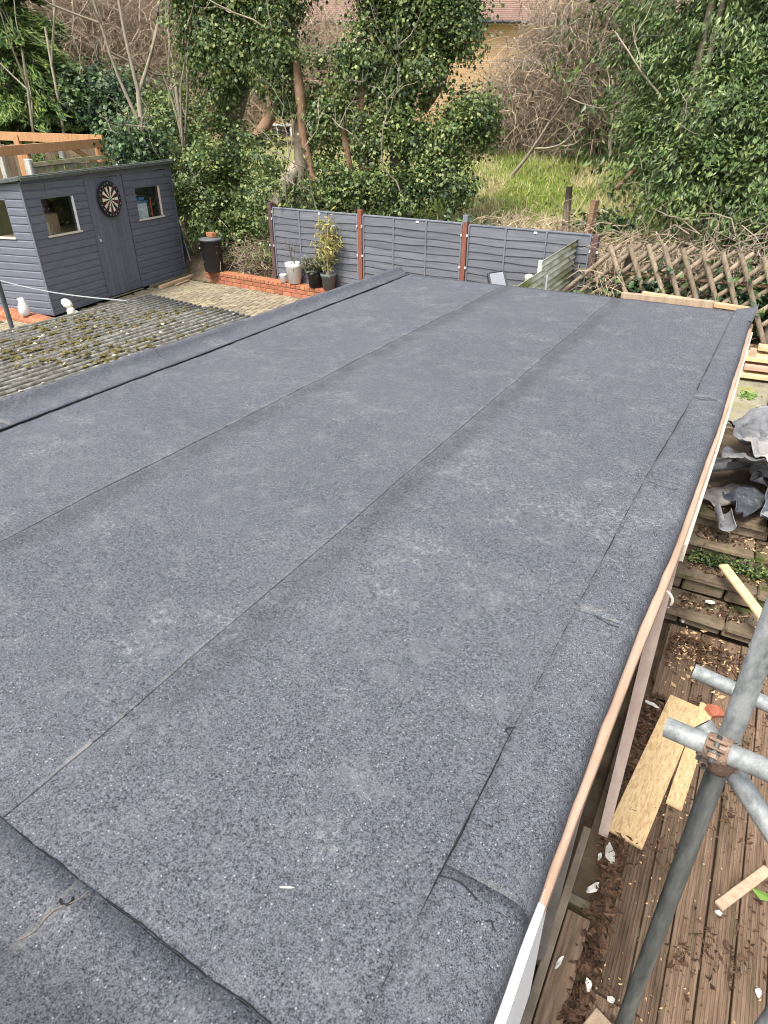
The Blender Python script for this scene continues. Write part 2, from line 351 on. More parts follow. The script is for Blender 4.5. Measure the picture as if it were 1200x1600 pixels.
def cbox_data(sx, sy, sz, ch):
    h = np.array([sx, sy, sz]) / 2; ch = min(ch, h.min() * .8)
    V = []; idx = {}
    for i in (-1, 1):
        for j in (-1, 1):
            for k in (-1, 1):
                for a in range(3):
                    s = np.array([i, j, k]); p = s * (h - ch); p[a] = s[a] * h[a]; idx[(i, j, k, a)] = len(V); V.append(p)
    F = []
    for a in range(3):
        o1, o2 = [x for x in range(3) if x != a]
        for s in (-1, 1):
            q = []
            for (u, v) in ((-1, -1), (1, -1), (1, 1), (-1, 1)):
                c = [0, 0, 0]; c[a] = s; c[o1] = u; c[o2] = v; q.append(idx[(*c, a)])
            F.append(q)
        for u in (-1, 1):
            for v in (-1, 1):
                c0 = [0, 0, 0]; c0[o1] = u; c0[o2] = v; c1 = list(c0); c0[a] = -1; c1[a] = 1
                F.append([idx[(*c0, o1)], idx[(*c1, o1)], idx[(*c1, o2)], idx[(*c0, o2)]])
    for i in (-1, 1):
        for j in (-1, 1):
            for k in (-1, 1): F.append([idx[(i, j, k, 0)], idx[(i, j, k, 1)], idx[(i, j, k, 2)]])
    V = np.array(V); G = []
    for f in F:
        p = V[f]; n = np.cross(p[1] - p[0], p[2] - p[0])
        G.append(f if n @ p.mean(0) > 0 else f[::-1])
    return V, G

BOXC = {}
def box_mesh(name, s, m, ch=.004, warp=0, var=0):
    key = (name, tuple(round(x, 3) for x in s), m, var)
    if key not in BOXC:
        V, F = cbox_data(*s, ch)
        if warp:
            rr = random.Random(str(key)); V = V + np.array([[rr.uniform(-warp, warp) for _ in range(3)] for _ in V])
        me = fast_mesh(name, V, np.concatenate([np.array(f) for f in F]), [len(f) for f in F]); me.materials.append(MATS[m]); BOXC[key] = me
    return BOXC[key]
def shiplap_mesh(L, m, var=0):
    key = ('shiplap', round(L, 2), m, var)
    if key not in BOXC:
        prof = [(-.011, -.0560), (-.0125, -.050), (-.0115, .030), (.003, .0455), (.003, .0595), (.010, .0595), (.010, -.0560)]; n = len(prof)
        V = [(x, a, b) for x in (-L / 2, L / 2) for a, b in prof]
        F = [[j, j + n, (j + 1) % n + n, (j + 1) % n][::-1] for j in range(n)] + [list(range(n))[::-1], list(range(n, 2 * n))]
        me = fast_mesh('cladding_board', V, np.concatenate([np.array(f) for f in F]), [len(f) for f in F]); me.materials.append(MATS[m]); BOXC[key] = me
    return BOXC[key]
def piece(name, me, parent, loc, rot=(0, 0, 0), label=None):
    o = bpy.data.objects.new(name, me); link(o, parent)
    off = OFF.get(parent.name, Vector((0, 0, 0))) if parent else Vector((0, 0, 0))
    o.location = Vector(loc) - off; o.rotation_euler = rot
    OFF[o.name] = Vector((0, 0, 0))
    if label: o['label'] = label
    return o
def bx(name, c, s, m, parent, rot=(0, 0, 0), ch=.004, warp=0, label=None):
    return piece(name, box_mesh(name, s, m, ch, warp), parent, c, rot, label)
def single(name, c, s, m, label, cat, rot=(0, 0, 0), ch=.004, group=None, warp=0):
    o = bx(name, c, s, m, None, rot, ch, warp); return tag(o, label, cat, group)
def bar(name, a, b, w, h, m, parent, ch=.004, label=None, top=None):
    """rectangular timber from a to b (length along local Y)."""
    a = Vector(a); b = Vector(b); d = b - a
    q = d.to_track_quat('Y', 'Z')
    return piece(name, box_mesh(name, (w, d.length, h), m, ch), parent, (a + b) / 2, q.to_euler(), label)

def tube_arrays(P, Rr, sides=6, caps=True):
    """P (n,k,3) paths, Rr (n,k) radii -> verts, quad faces (+ nothing at the ends unless caps)."""
    P = np.asarray(P, float); Rr = np.asarray(Rr, float); n, k, _ = P.shape
    T = np.gradient(P, axis=1); T /= np.linalg.norm(T, axis=2, keepdims=True) + 1e-9
    ref = np.where(np.abs(T[..., 2:3]) > .9, np.array([1., 0, 0]), np.array([0, 0, 1.]))
    A = np.cross(T, ref); A /= np.linalg.norm(A, axis=2, keepdims=True) + 1e-9; B = np.cross(T, A)
    th = np.arange(sides) * 2 * np.pi / sides
    V = P[:, :, None, :] + Rr[:, :, None, None] * (np.cos(th)[None, None, :, None] * A[:, :, None, :] + np.sin(th)[None, None, :, None] * B[:, :, None, :])
    base = (np.arange(n) * k * sides)[:, None, None]; i = np.arange(k - 1)[None, :, None]; j = np.arange(sides)[None, None, :]
    a = base + i * sides + j; b = base + i * sides + (j + 1) % sides
    F = np.stack([a, a + sides, b + sides, b], -1).reshape(-1, 4)
    return V.reshape(-1, 3), F
def tube(name, pts, r, m, parent=None, sides=12, caps=True, origin=None, smooth=True):
    P = np.array(pts, float)[None]; k = P.shape[1]
    Rr = np.full((1, k), r, float) if np.isscalar(r) else np.array(r, float)[None]
    V, F = tube_arrays(P, Rr, sides); F = [list(f) for f in F]
    if caps: F.append(list(range(sides))[::-1]); F.append(list(range((k - 1) * sides, k * sides)))
    o = put(name, V, F, m, parent, origin, smooth)
    if smooth and caps:
        fl = np.ones(len(F), bool); fl[-2:] = False; o.data.polygons.foreach_set('use_smooth', fl)
    return o
def lathe(name, prof, m, parent, c, segs=20, rot=None, smooth=True, origin=None):
    V = []; F = []
    for (r, z) in prof:
        for j in range(segs):
            t = 2 * math.pi * j / segs; V.append(Vector((r * math.cos(t), r * math.sin(t), z)))
    for i in range(len(prof) - 1):
        for j in range(segs):
            a = i * segs + j; b = i * segs + (j + 1) % segs; F.append([a, b, b + segs, a + segs])
    F.append(list(range(segs))[::-1]); F.append(list(range((len(prof) - 1) * segs, len(prof) * segs)))
    if rot: V = [rot @ v for v in V]
    V = [v + Vector(c) for v in V]
    return put(name, np.array(V), F, m, parent, origin, smooth)
def sheet(name, grid, m, parent=None, origin=None, thick=0, smooth=True, attrs=None):
    """grid (nu,nv,3) surface, optionally with thickness straight down the normals."""
    G = np.asarray(grid, float); nu, nv, _ = G.shape; V = G.reshape(-1, 3)
    i = np.arange(nu - 1)[:, None]; j = np.arange(nv - 1)[None, :]; a = i * nv + j
    F = np.stack([a, a + nv, a + nv + 1, a + 1], -1).reshape(-1, 4)
    if thick:
        du = np.gradient(G, axis=0); dv = np.gradient(G, axis=1); n = np.cross(du, dv); n /= np.linalg.norm(n, axis=2, keepdims=True) + 1e-9
        N2 = (G - n * thick).reshape(-1, 3); q = nu * nv
        V = np.vstack([V, N2]); F2 = F[:, ::-1] + q
        E = []
        for k in range(nu - 1): E.append([k * nv, k * nv + q, (k + 1) * nv + q, (k + 1) * nv]); E.append([k * nv + nv - 1, (k + 1) * nv + nv - 1, (k + 1) * nv + nv - 1 + q, k * nv + nv - 1 + q])
        for k in range(nv - 1): E.append([k, k + 1, k + 1 + q, k + q]); b = (nu - 1) * nv + k; E.append([b, b + q, b + 1 + q, b + 1])
        F = np.vstack([F, F2, np.array(E)])
    o = put(name, V, F, m, parent, origin, smooth)
    if attrs:
        for an, av in attrs.items():
            at = o.data.attributes.new(an, 'FLOAT', 'POINT'); av = np.asarray(av, np.float32).ravel()
            if thick: av = np.concatenate([av, av])
            at.data.foreach_set('value', av)
    return o
def nz(x, y, z=0, s=1): return mnoise.noise((x * s, y * s, z * s))

def unit(a): return a / (np.linalg.norm(a, axis=-1, keepdims=True) + 1e-9)
def leaf_mesh(name, pos, nrm, tip, size, asp, m, parent=None, origin=None, fold=.12):
    n = len(pos); nrm = unit(nrm); tip = unit(tip - nrm * np.sum(tip * nrm, 1, keepdims=True)); sd = np.cross(nrm, tip)
    s = size[:, None]; asp = np.asarray(asp).reshape(-1, 1) if not np.isscalar(asp) else asp
    b = pos - tip * s * .5; t = pos + tip * s * .5 - nrm * s * .1; l = pos - tip * s * .08 + sd * s * asp * .5 - nrm * s * fold; r = pos - tip * s * .08 - sd * s * asp * .5 - nrm * s * fold
    V = np.stack([b, r, t, l], 1).reshape(-1, 3); k = np.arange(n)[:, None] * 4
    F = np.concatenate([k + np.array([[0, 1, 2]]), k + np.array([[0, 2, 3]])], 1).reshape(-1, 3)
    return put(name, V, F, m, parent, origin)
def foliage_points(rng, blobs, n, per=34, cr=.17, jit=.16, inner=.25):
    """clumps of leaves on and in ellipsoids (cx,cy,cz,rx,ry,rz) -> points, outward directions."""
    B = np.array(blobs, float); w = (B[:, 3] * B[:, 4] + B[:, 4] * B[:, 5] + B[:, 3] * B[:, 5]); w /= w.sum()
    nc = max(4, n // per); bi = rng.choice(len(B), nc, p=w); d = unit(rng.normal(size=(nc, 3)))
    rad = 1 + rng.normal(size=nc) * jit; ins = rng.random(nc) < inner; rad[ins] *= rng.uniform(.45, .9, ins.sum())
    C = B[bi, :3] + d * B[bi, 3:] * rad[:, None]
    crr = cr * rng.uniform(.55, 1.5, nc); k = rng.integers(0, nc, n)
    p = C[k] + rng.normal(size=(n, 3)) * crr[k][:, None] * np.array([1, 1, .75])
    return p, d[k]
def foliage(name, rng, blobs, n, size, m, parent, asp=.8, droop=.7, per=34, cr=.17, jit=.16, inner=.25, origin=None, up=.55, fold=.12):
    p, d = foliage_points(rng, blobs, n, per, cr, jit, inner)
    nr = d * .8 + np.array([0, 0, up]) + rng.normal(size=(n, 3)) * .45
    tp = d * .5 + np.array([0, 0, -droop]) + rng.normal(size=(n, 3)) * .45
    return leaf_mesh(name, p, nr, tp, size * (.35 + 1.35 * rng.random(n) ** 1.3), asp, m, parent, origin, fold)
def twigs(name, rng, start, dirs, length, rad, m, parent=None, k=4, bend=.35, sag=0, origin=None, sides=3):
    n = len(start); d = unit(dirs); P = np.zeros((n, k, 3)); P[:, 0] = start; stp = (length / (k - 1))[:, None]
    for i in range(1, k):
        d = unit(d + rng.normal(size=(n, 3)) * bend + np.array([0, 0, -sag])); P[:, i] = P[:, i - 1] + d * stp
    Rr = np.outer(rad, np.linspace(1, .35, k)); V, F = tube_arrays(P, Rr, sides)
    return put(name, V, F, m, parent, origin)
def branch_paths(rng, base, d, length, rad, depth, out, k=5, wob=.18, spread=.6, up=.12, nchild=(2, 4), shrink=.68):
    P = [np.array(base, float)]; d = unit(np.array(d, float))
    for i in range(1, k):
        d = unit(d + rng.normal(size=3) * wob + np.array([0, 0, up])); P.append(P[-1] + d * length / (k - 1))
    out.append((P, [rad * (1 - .45 * i / (k - 1)) for i in range(k)]))
    if depth > 0:
        for _ in range(rng.integers(*nchild) + (0 if depth > 1 else 1)):
            i = rng.integers(max(2, k - 3), k); branch_paths(rng, P[i], d + rng.normal(size=3) * spread, length * shrink * rng.uniform(.7, 1.2), rad * .52, depth - 1, out, k, wob * 1.15, spread, up, nchild, shrink)
def branches(name, paths, m, parent, sides=5, origin=None):
    P = np.array([p for p, _ in paths]); Rr = np.array([r for _, r in paths]); V, F = tube_arrays(P, Rr, sides)
    return put(name, V, F, m, parent, origin, True)

# ================================================================== SETTING: ground
def H(x, y):
    if y > 9.9: h = .90 + min(y - 9.9, 8.1) * .235 + max(0, y - 18) * .03
    else: h = .66
    if x > -1.5 and y < 5.6:
        t = min(1, max(0, (y - 4.5) / 1.1)); h = -.16 + t * .74
    if y > 10: h += .10 * nz(x, y, 3, .5) + .05 * nz(x, y, 9, 1.7)
    return h
def make_ground():
    xs = np.unique(np.concatenate([np.linspace(-320, -40, 12), np.arange(-40, 20.1, .5), np.linspace(20, 320, 14)]))
    ys = np.unique(np.concatenate([np.linspace(-320, -10, 10), np.arange(-10, 40.1, .45), np.linspace(40, 420, 14)]))
    G = np.array([[(x, y, H(x, y)) for y in ys] for x in xs])
    o = sheet('ground', G, 'soil', smooth=True); o['kind'] = 'structure'; o.data.materials.append(MATS['grass_ground'])
    o.data.materials.append(MATS['lawn'])
    mi = []
    for p in o.data.polygons:
        c = p.center
        mi.append(1 if (c.y > 11.5 or abs(c.x) > 16) else (2 if (c.x < -5.2 and c.y < 5.6) else 0))
    o.data.polygons.foreach_set('material_index', mi)
    return o
make_ground()

# ------------------------------------------------------------------ block paved patio
def make_patio():
    z = .70
    base = put('patio', [(-10.6, 5.2, z - .012), (-4.6, 5.2, z - .012), (-4.6, 9.7, z - .012), (-10.6, 10.4, z - .012)], [[0, 1, 2, 3]], 'paver_joint', origin=(-8, 8, z - .012))
    base['kind'] = 'structure'
    w = .103; cells = []
    ca, sa = math.cos(R(12)), math.sin(R(12))
    u = Vector((-.198, .980)); S = Vector((-9.84, 6.4))
    for i in range(-34, 34):
        for j in range(-34, 34):
            mm = (i - j) % 4
            if mm == 0: cx, cy, vert = i + 1, j + .5, 0
            elif mm == 3: cx, cy, vert = i + .5, j + 1, 1
            else: continue
            x = -7.7 + (cx * ca - cy * sa) * w; y = 7.9 + (cx * sa + cy * ca) * w
            q = (Vector((x, y)) - S); inside = q.dot(Vector((.98, .198))) < .02 and q.dot(u) > 0
            wy = 9.80 - .107 * (x + 9.7)
            if x < -10.4 or x > -4.7 or y < 5.3 or y > wy - .02 or inside: continue
            cells.append(((x + 7.95) ** 2 + (y - 8.55) ** 2, x, y, vert))
    cells.sort()
    me = [box_mesh('paver', (.192, .091, .05), 'paver', .006, .002, v) for v in range(6)]
    rest = []
    for n, (_, x, y, v) in enumerate(cells):
        rz = R(12) + (R(90) if v else 0); zz = z - .025 + random.uniform(-.002, .003)
        if n < 290: piece('paver', me[n % 6], base, (x, y, zz), (random.uniform(-.01, .01), random.uniform(-.01, .01), rz))
        else: rest.append((x, y, zz, rz))
    V0, F0 = cbox_data(.192, .091, .05, .006); VV = []; FF = []
    for (x, y, zz, rz) in rest:
        c, s = math.cos(rz), math.sin(rz); V = np.stack([V0[:, 0] * c - V0[:, 1] * s + x, V0[:, 0] * s + V0[:, 1] * c + y, V0[:, 2] + zz], 1)
        k = sum(len(a) for a in VV) if False else len(VV) * len(V0)
        VV.append(V); FF += [[a + k for a in f] for f in F0]
    o = put('pavers', np.vstack(VV), FF, 'paver', base); o['kind'] = 'stuff'
make_patio()

# ------------------------------------------------------------------ timber deck beside the building
def grooved_board(wd, ln, th=.03):
    prof = [(-wd / 2, -th), (-wd / 2, -.003), (-wd / 2 + .003, 0)]
    n = 7
    for i in range(n):
        x = -wd / 2 + wd * (i + 1) / (n + 1); prof += [(x - .0045, 0), (x - .002, -.0035), (x + .002, -.0035), (x + .0045, 0)]
    prof += [(wd / 2 - .003, 0), (wd / 2, -.003), (wd / 2, -th)]
    m = len(prof); V = [(a, s * ln / 2, b) for s in (-1, 1) for a, b in prof]
    F = [[i, i + m, i + m + 1, i + 1][::-1] for i in range(m - 1)] + [list(range(m)), list(range(m, 2 * m))[::-1]]
    me = fast_mesh('deck_board', V, np.concatenate([np.array(f) for f in F]), [len(f) for f in F]); me.materials.append(MATS['deck_wood']); return me
def make_deck():
    o = put('deck', [(-.05, -1.6, -.08), (3.4, -1.6, -.08), (3.4, 4.5, -.08), (-.05, 4.5, -.08)], [[0, 1, 2, 3]], 'soil', origin=(1.5, 1.5, -.08)); o['kind'] = 'structure'
    cache = {}
    def B(x, y0, y1, z=0, w=.128):
        L = round(y1 - y0, 2); k = (L, w)
        if k not in cache: cache[k] = grooved_board(w, L)
        piece('deck_board', cache[k], o, (x, (y0 + y1) / 2, z + random.uniform(-.004, .004)), (random.uniform(-.002, .002), random.uniform(-.012, .012), random.uniform(-.003, .003)))
    bx('edge_board', (.018, .2, .006), (.112, 3.4, .03), 'deck_wood', o, (0, .02, .004))
    bx('joist', (.6, 2.0, -.06), (1.4, .05, .035), 'mossy_wood', o)
    rows = [.215, .353, .489, .626, .764, .90, 1.04, 1.18, 1.32, 1.46, 1.60, 1.74, 1.88, 2.02, 2.16, 2.30]
    B(.122, 2.98 + .62, 4.42, 0, .128); B(.05, 3.75, 4.42, -.004, .01 + .002)
    for i, x in enumerate(rows):
        cut = [2.34, 3.18, 2.72, 3.62, 1.2, 2.9, 2.0, 3.3][i % 8]
        if i == 0: B(x, -1.5, 1.62, -.006, .127); B(x, 1.626, 3.52, 0, .127); B(x, 3.526, 4.42, 0, .127)
        else: B(x, -1.5, cut); B(x, cut + .006, 4.42)
make_deck()

# ------------------------------------------------------------------ garden steps and terrace
def make_steps():
    st = put('garden_steps', [(-.3, 4.4, -.1), (2.8, 4.4, -.1), (2.8, 7.2, .5), (-.3, 7.2, .5)], [[0, 1, 2, 3]], 'soil', origin=(.8, 4.5, 0)); st['kind'] = 'structure'
    rr = random.Random(3)
    # (nosing y, top z, tread depth)
    for (y, zt, dep, rise) in ((4.45, .12, .30, .12), (4.72, .30, .26, .16), (4.95, .48, .26, .16), (5.19, .63, 1.85, .15)):
        x = -.06
        while x < 2.6:
            w = rr.uniform(.42, .62)
            sl = box_mesh('tread_slab', (round(w, 2), round(dep + .03, 2), .05), 'step_stone', .012, .006)
            piece('tread_slab', sl, st, (x + w / 2, y + (dep + .03) / 2 - .025, zt - .025 + rr.uniform(-.005, .005)), (rr.uniform(-.02, .02), rr.uniform(-.015, .015), rr.uniform(-.012, .012)))
            x += w + .012
        x = -.06 - rr.uniform(0, .2)
        while x < 2.6:
            w = rr.uniform(.22, .30); hh = max(.06, rise - .052)
            piece('riser_stone', box_mesh('riser_stone', (round(w, 2), .1, round(hh, 2)), 'step_stone', .012, .005), st, (x + w / 2, y + .055 + rr.uniform(-.006, .006), zt - .052 - hh / 2))
            x += w + .014
    return st
STEPS = make_steps()
def make_terrace():
    t = put('terrace', [(-.35, 7.0, .70), (3, 7.0, .70), (3, 9.4, .70), (-.35, 9.4, .70)], [[0, 1, 2, 3]], 'soil', origin=(1, 8, .70)); t['kind'] = 'structure'
    rr = random.Random(5)
    for j in range(4):
        y = 6.88 + j * .62; x = -.32 - (.2 if j % 2 else 0)
        while x < 2.8:
            w = rr.choice([.6, .45, .6, .75]); L = .61
            piece('paving_slab', box_mesh('paving_slab', (w - .012, L - .014, .055), 'terrace_stone', .012, .006), t, (x + w / 2, y + L / 2, .775 + rr.uniform(-.006, .006)), (rr.uniform(-.01, .01), rr.uniform(-.01, .01), rr.uniform(-.008, .008)))
            x += w
    for i in range(10):
        piece('edge_stone', box_mesh('edge_stone', (.29, .1, .10), 'step_stone', .012, .006, i % 3), t, (-.2 + i * .305, 6.93, .695))
make_terrace()

# ================================================================== FLAT ROOFED BUILDING
BLD = thing('flat_roof_building', 'long low building with freshly laid dark grey mineral felt flat roof', 'building', (-1.5, 2.9, .6))
ZR = 2.10
xe = lambda y: float(np.interp(y, [-.3, .5, 1.2, 2.06, 3.4, 5.8], [-.075, -.072, -.066, -.034, -.010, -.002]))
xs_ = lambda y: float(np.interp(y, [-.3, .4, 1, 1.55, 2.49, 3.59, 5.8], [-.25, -.245, -.24, -.23, -.21, -.165, -.135]))
xl = lambda y: float(np.interp(y, [-.3, 1.5, 2.7, 5.8], [-2.91, -2.92, -2.93, -3.02]))
def lev(x):  # layering of the three rolls
    return .004 if x < -2.05 else (.002 if x < -1.07 else 0.0)
def und(x, y): return .006 * nz(x, y, 0, 1.1) + .003 * nz(x, y, 5, 3.3) + .0015 * nz(x, y, 8, 8)
YF, YB = -.35, 5.76
def roof_shell():
    # body: walls with an opening band on the deck side
    bx('wall', (-3.02, 2.72, 1.32), (.14, 6.1, 1.42), 'render_wall', BLD)
    bx('wall', (-1.5, 5.62, 1.0), (2.9, .14, 2.06), 'render_wall', BLD)
    bx('wall', (-1.6, -.15, 1.15), (3.0, .14, 2.3), 'render_wall', BLD)
    bx('wall', (-.19, 3.95, .92), (.14, 3.2, 1.9), 'render_wall', BLD)
    bx('roof_deck', (-1.575, 2.72, 2.045), (2.93, 6.02, .06), 'osb', BLD)
    bx('ceiling', (-1.5, 2.6, 1.94), (2.8, 5.8, .02), 'interior_dark', BLD)
    bx('floor', (-1.6, 2.6, .02), (2.7, 5.9, .05), 'interior_dark', BLD)
roof_shell()
def felt_roll(x0, x1, z, bandside):
    ys = np.arange(YF + .4, YB + .001, .05); ys = np.append(ys[:-1], YB)
    n = int((x1 - x0) / .035) + 1; us = np.concatenate([np.linspace(0, .97, n - 4), [.98, .987, .994, 1]])
    G = []; band = []; pale = []
    for y in ys:
        row = []
        for u in us:
            xr = x1 + .007 * nz(0, y, x1 * 9, 2.2) + .004 * nz(0, y, x1 * 5, 9)
            x = x0 + (xr - x0) * u
            zz = ZR + z + und(x, y)
            if bandside and x < x0 + .30: # felt dips beside the lap above it
                t = (x - (x0 + .085)) / .11; zz -= .0012 * math.exp(-t * t)
            zz -= .0008 * max(0, 1 - (xr - x) / .05)
            row.append((x, y, zz))
            d = x - (x0 + .09)
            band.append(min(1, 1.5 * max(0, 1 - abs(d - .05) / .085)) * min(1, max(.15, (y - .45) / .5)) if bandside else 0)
            pale.append(.75 * max(0, 1 - (xr - x) / .014) * max(0, .4 + 1.5 * nz(0, y, x1, 3)) if x1 < -.5 else 0)
        G.append(row)
    return sheet('felt_roll', np.array(G)[:, ::-1], 'felt', BLD, thick=.0015, attrs={'band': np.array(band).reshape(len(ys), n)[:, ::-1], 'pale': np.array(pale).reshape(len(ys), n)[:, ::-1]})
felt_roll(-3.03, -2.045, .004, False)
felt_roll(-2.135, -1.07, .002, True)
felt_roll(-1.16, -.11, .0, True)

def bead(pts, r, rnd=.5, jag=.003, label=None):
    """irregular line of black bitumen squeezed out along a cut edge"""
    P = []; Rr = []
    for i, p in enumerate(pts):
        P.append((p[0] + jag * nz(p[0], p[1], 3, 13) + .7 * jag * nz(p[0], p[1], 5, 41), p[1] + jag * nz(p[1], p[0], 6, 13) + .7 * jag * nz(p[1], p[0], 8, 41), p[2])); Rr.append(r * (.35 + 1.3 * max(0, .5 + 1.1 * nz(p[0], p[1], 1, 7)) ** 1.3))
    return tube('bitumen_line', P, Rr, 'bitumen', BLD, sides=5, caps=False)
def right_flap(y0, y1, dz):
    ys = np.append(np.arange(y0, y1 - .01, .03), y1); G = []; band = []; pale = []
    for y in ys:
        s = xs_(y) + .006 * nz(y, 1, 0, 5) + .003 * nz(y, 2, 0, 17); e = xe(y) + .006 * nz(y, 4, 0, 2.4) + .003 * nz(y, 4, 4, 9); row = []
        endlift = .001 * max(0, 1 - (y - y0) / .06)
        prof = [(0, .004), (.25, .0045), (.5, .005), (.72, .0055), (.86, .005)]
        for (u, z) in prof: x = s + (e - .055 - s) * u; row.append((x, y, ZR + z + dz + und(x, y) + endlift))
        w = .006 * nz(y, 0, 0, 3)
        for (dx, z) in ((-.050, .0045), (-.033, .001), (-.018, -.007), (-.007, -.020), (-.001, -.038), (0, -.055 + w), (-.005, -.07 + w)): row.append((e + dx, y, ZR + z + dz + und(e, y)))
        G.append(row); band += [0] * 12
        pale += [0 if y > y0 + .03 else .45] * 7 + [0] * 5
    return sheet('felt_edge_strip', np.array(G)[:, ::-1], 'felt', BLD, thick=.003, attrs={'band': np.array(band).reshape(len(ys), 12)[:, ::-1], 'pale': np.array(pale).reshape(len(ys), 12)[:, ::-1]})
cuts = [-.3, .66, 1.57, 2.50, 3.62, 5.70]
for i in range(5): right_flap(cuts[i] - (.04 if i else 0), cuts[i + 1], .0005 + .0022 * ((i + 1) % 2))
bead([(xs_(y) - .001, y, ZR + .005) for y in np.arange(.42, 3.6, .012)], .0015)
bead([(xs_(y) - .001, y, ZR + .004) for y in np.arange(3.7, 5.7, .02)], .0019)
for (yc, a, b) in ((.66, 0, .55), (1.57, .0, .85), (2.5, .1, .8), (3.6, .05, .9)):
    pts = []
    for t in np.linspace(a, b, 22):
        x = xs_(yc) + (xe(yc) - .03 - xs_(yc)) * t; pts.append((x, yc - .04 + .018 * math.sin(t * 4 + yc), ZR + .0085))
    bead(pts, .0010 if yc > 1 else .0014)
# dark scuffs by the near joint
bead([(-.135 + .022 * t, .60 + .006 * math.sin(t * 5), ZR + .009) for t in np.linspace(0, 1, 10)], .0016)
bead([(-.243 + .01 * math.sin(7 * t), .985 + .05 * t, ZR + .006) for t in np.linspace(0, 1, 12)], .0022)

def left_flap(y0, y1, dz):
    ys = np.append(np.arange(y0, y1 - .01, .04), y1); G = []; pale = []
    for y in ys:
        s = xl(y) + .006 * nz(y, 31, 0, 4) + .003 * nz(y, 9, 0, 15); w = .006 * nz(y, 4, 9, 2.2); row = []
        e = -3.11 + .008 * nz(y, 2, 2, 1.5)
        for (x, z) in ((s, .004), (s - .03, .005), ((s + e) / 2 + .02, .007), (e + .06, .010), (e + .030, .022), (e + .012, .040 + w), (e, .054 + w), (e - .018, .059 + w), (e - .038, .052 + w), (e - .052, .04), (e - .056, -.03)):
            row.append((x, y, ZR + .007 + z + dz + .4 * und(x, y)))
        G.append(row); pale += [0 if y > y0 + .03 else .3] * 11
    return sheet('felt_edge_strip', np.array(G), 'felt', BLD, thick=.003, attrs={'pale': np.array(pale), 'band': np.zeros(len(ys) * 11)})
lc = [-.3, 1.57, 2.62, 5.76]
for i in range(3): left_flap(lc[i] - (.04 if i else 0), lc[i + 1], .001 + .003 * (i % 2))
bead([(xl(y) + .002, y, ZR + .0105) for y in np.arange(1.2, 5.76, .02)], .0042, jag=.006)
bx('upstand_kerb', (-3.135, 2.7, 2.09), (.06, 6.05, .10), 'timber_seat', BLD)

# near end: cross strip lapped over the rolls, dressed up the house wall
def front_flap(x0, x1, dz):
    xs = np.append(np.arange(x0, x1 - .01, .03), x1); G = []; pale = []; band = []
    for x in xs:
        s = .29 + .006 * nz(x, 3, 1, 4) + .003 * nz(x, 7, 1, 14); row = []
        for (y, z, sm) in ((s, .004, 0), (s - .06, .0045, 0), (.19, .005, 0), (.165, .006, 0), (.130, .008, 1), (.09, .022, 1), (.05, .042, 1), (.01, .066, 1), (-.03, .10, 1), (-.05, .17, 1)):
            row.append((x, y + .010 * sm * nz(x, 0, 4, 4), ZR + lev(x) + dz + z + und(x, y) * (1 - sm)))
        G.append(row); pale += [.0 if x > x0 + .012 else .55] * 4 + [0] * 6; band += [0, 0, .5, .9, .8, .3, 0, 0, 0, 0]
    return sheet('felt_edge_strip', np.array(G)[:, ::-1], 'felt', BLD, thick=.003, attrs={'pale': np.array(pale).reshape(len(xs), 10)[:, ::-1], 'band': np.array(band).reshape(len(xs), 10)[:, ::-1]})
front_flap(-3.0, -.79, .0); front_flap(-.83, -.10, .0018)
bead([(x, .291, ZR + lev(x) + .0035) for x in np.arange(-1.6, -.3, .01)], .0019, jag=.005)
bead([(-.90 + .05 * t, .135 + .004 * math.sin(9 * t), ZR + .017) for t in np.linspace(0, 1, 8)], .006)
tube('grit_line', [(-.83 + .035 * t + .006 * math.sin(9 * t), .165 + .12 * t, ZR + .0085) for t in np.linspace(0, 1, 16)], [.0005 + .0005 * abs(math.sin(7 * t)) for t in range(16)], 'timber_seat', BLD, sides=5)
# hooked bit of black cord and white scrape
tube('cord_scrap', [(-.815 + .012 * math.cos(a), .255 + .010 * math.sin(a), ZR + .008) for a in np.linspace(-2.6, .9, 8)], .002, 'bitumen', BLD, sides=5)
put('chalk_mark', [(-.494, .466, ZR + .0055), (-.488, .4665, ZR + .0055), (-.472, .475, ZR + .0055), (-.466, .480, ZR + .0055), (-.476, .4772, ZR + .0055), (-.489, .469, ZR + .0055)], [[0, 1, 2, 3, 4, 5]], 'lichen', BLD)
# upturned felt corner at the far right
cg = []
for i, y in enumerate(np.linspace(5.50, 5.80, 8)):
    t = i / 7; row = []
    for j, u in enumerate(np.linspace(0, 1, 7)):
        row.append((-.14 + .145 * u + .01 * t, y, ZR + .010 + .055 * (t ** 2) * (u ** 2) - (.02 * (1 - t) * u ** 3)))
    cg.append(row)
sheet('felt_corner', np.array(cg)[:, ::-1], 'felt', BLD, thick=.004)

# ---- deck-side fascia, battens, frames
def sweep_y(name, pts_y, prof, m):
    """bent timber: prof(y) -> list of (x,z) cross-section corners"""
    G = [[(x, y, z) for (x, z) in prof(y)] for y in pts_y]; n = len(G[0]); V = [p for r in G for p in r]; F = []
    for i in range(len(G) - 1):
        for j in range(n): F.append([i * n + j, i * n + (j + 1) % n, (i + 1) * n + (j + 1) % n, (i + 1) * n + j])
    F.append(list(range(n))[::-1]); F.append([(len(G) - 1) * n + j for j in range(n)])
    o = put(name, V, F, m, BLD); return o
ob = lambda y: float(np.interp(y, [.5, 1.2, 2.1, 3.4, 5.8], [-.060, -.044, -.010, .008, .016]))
def bprof(y):
    o = ob(y) + .004 * nz(y, 0, 0, 3); w = .005 * nz(y, 7, 0, 2.5)
    return [(o - .045, 1.985), (o - .045, 2.038), (o - .004, 2.034 + w), (o, 2.030 + w), (o, 1.989), (o - .003, 1.985)]
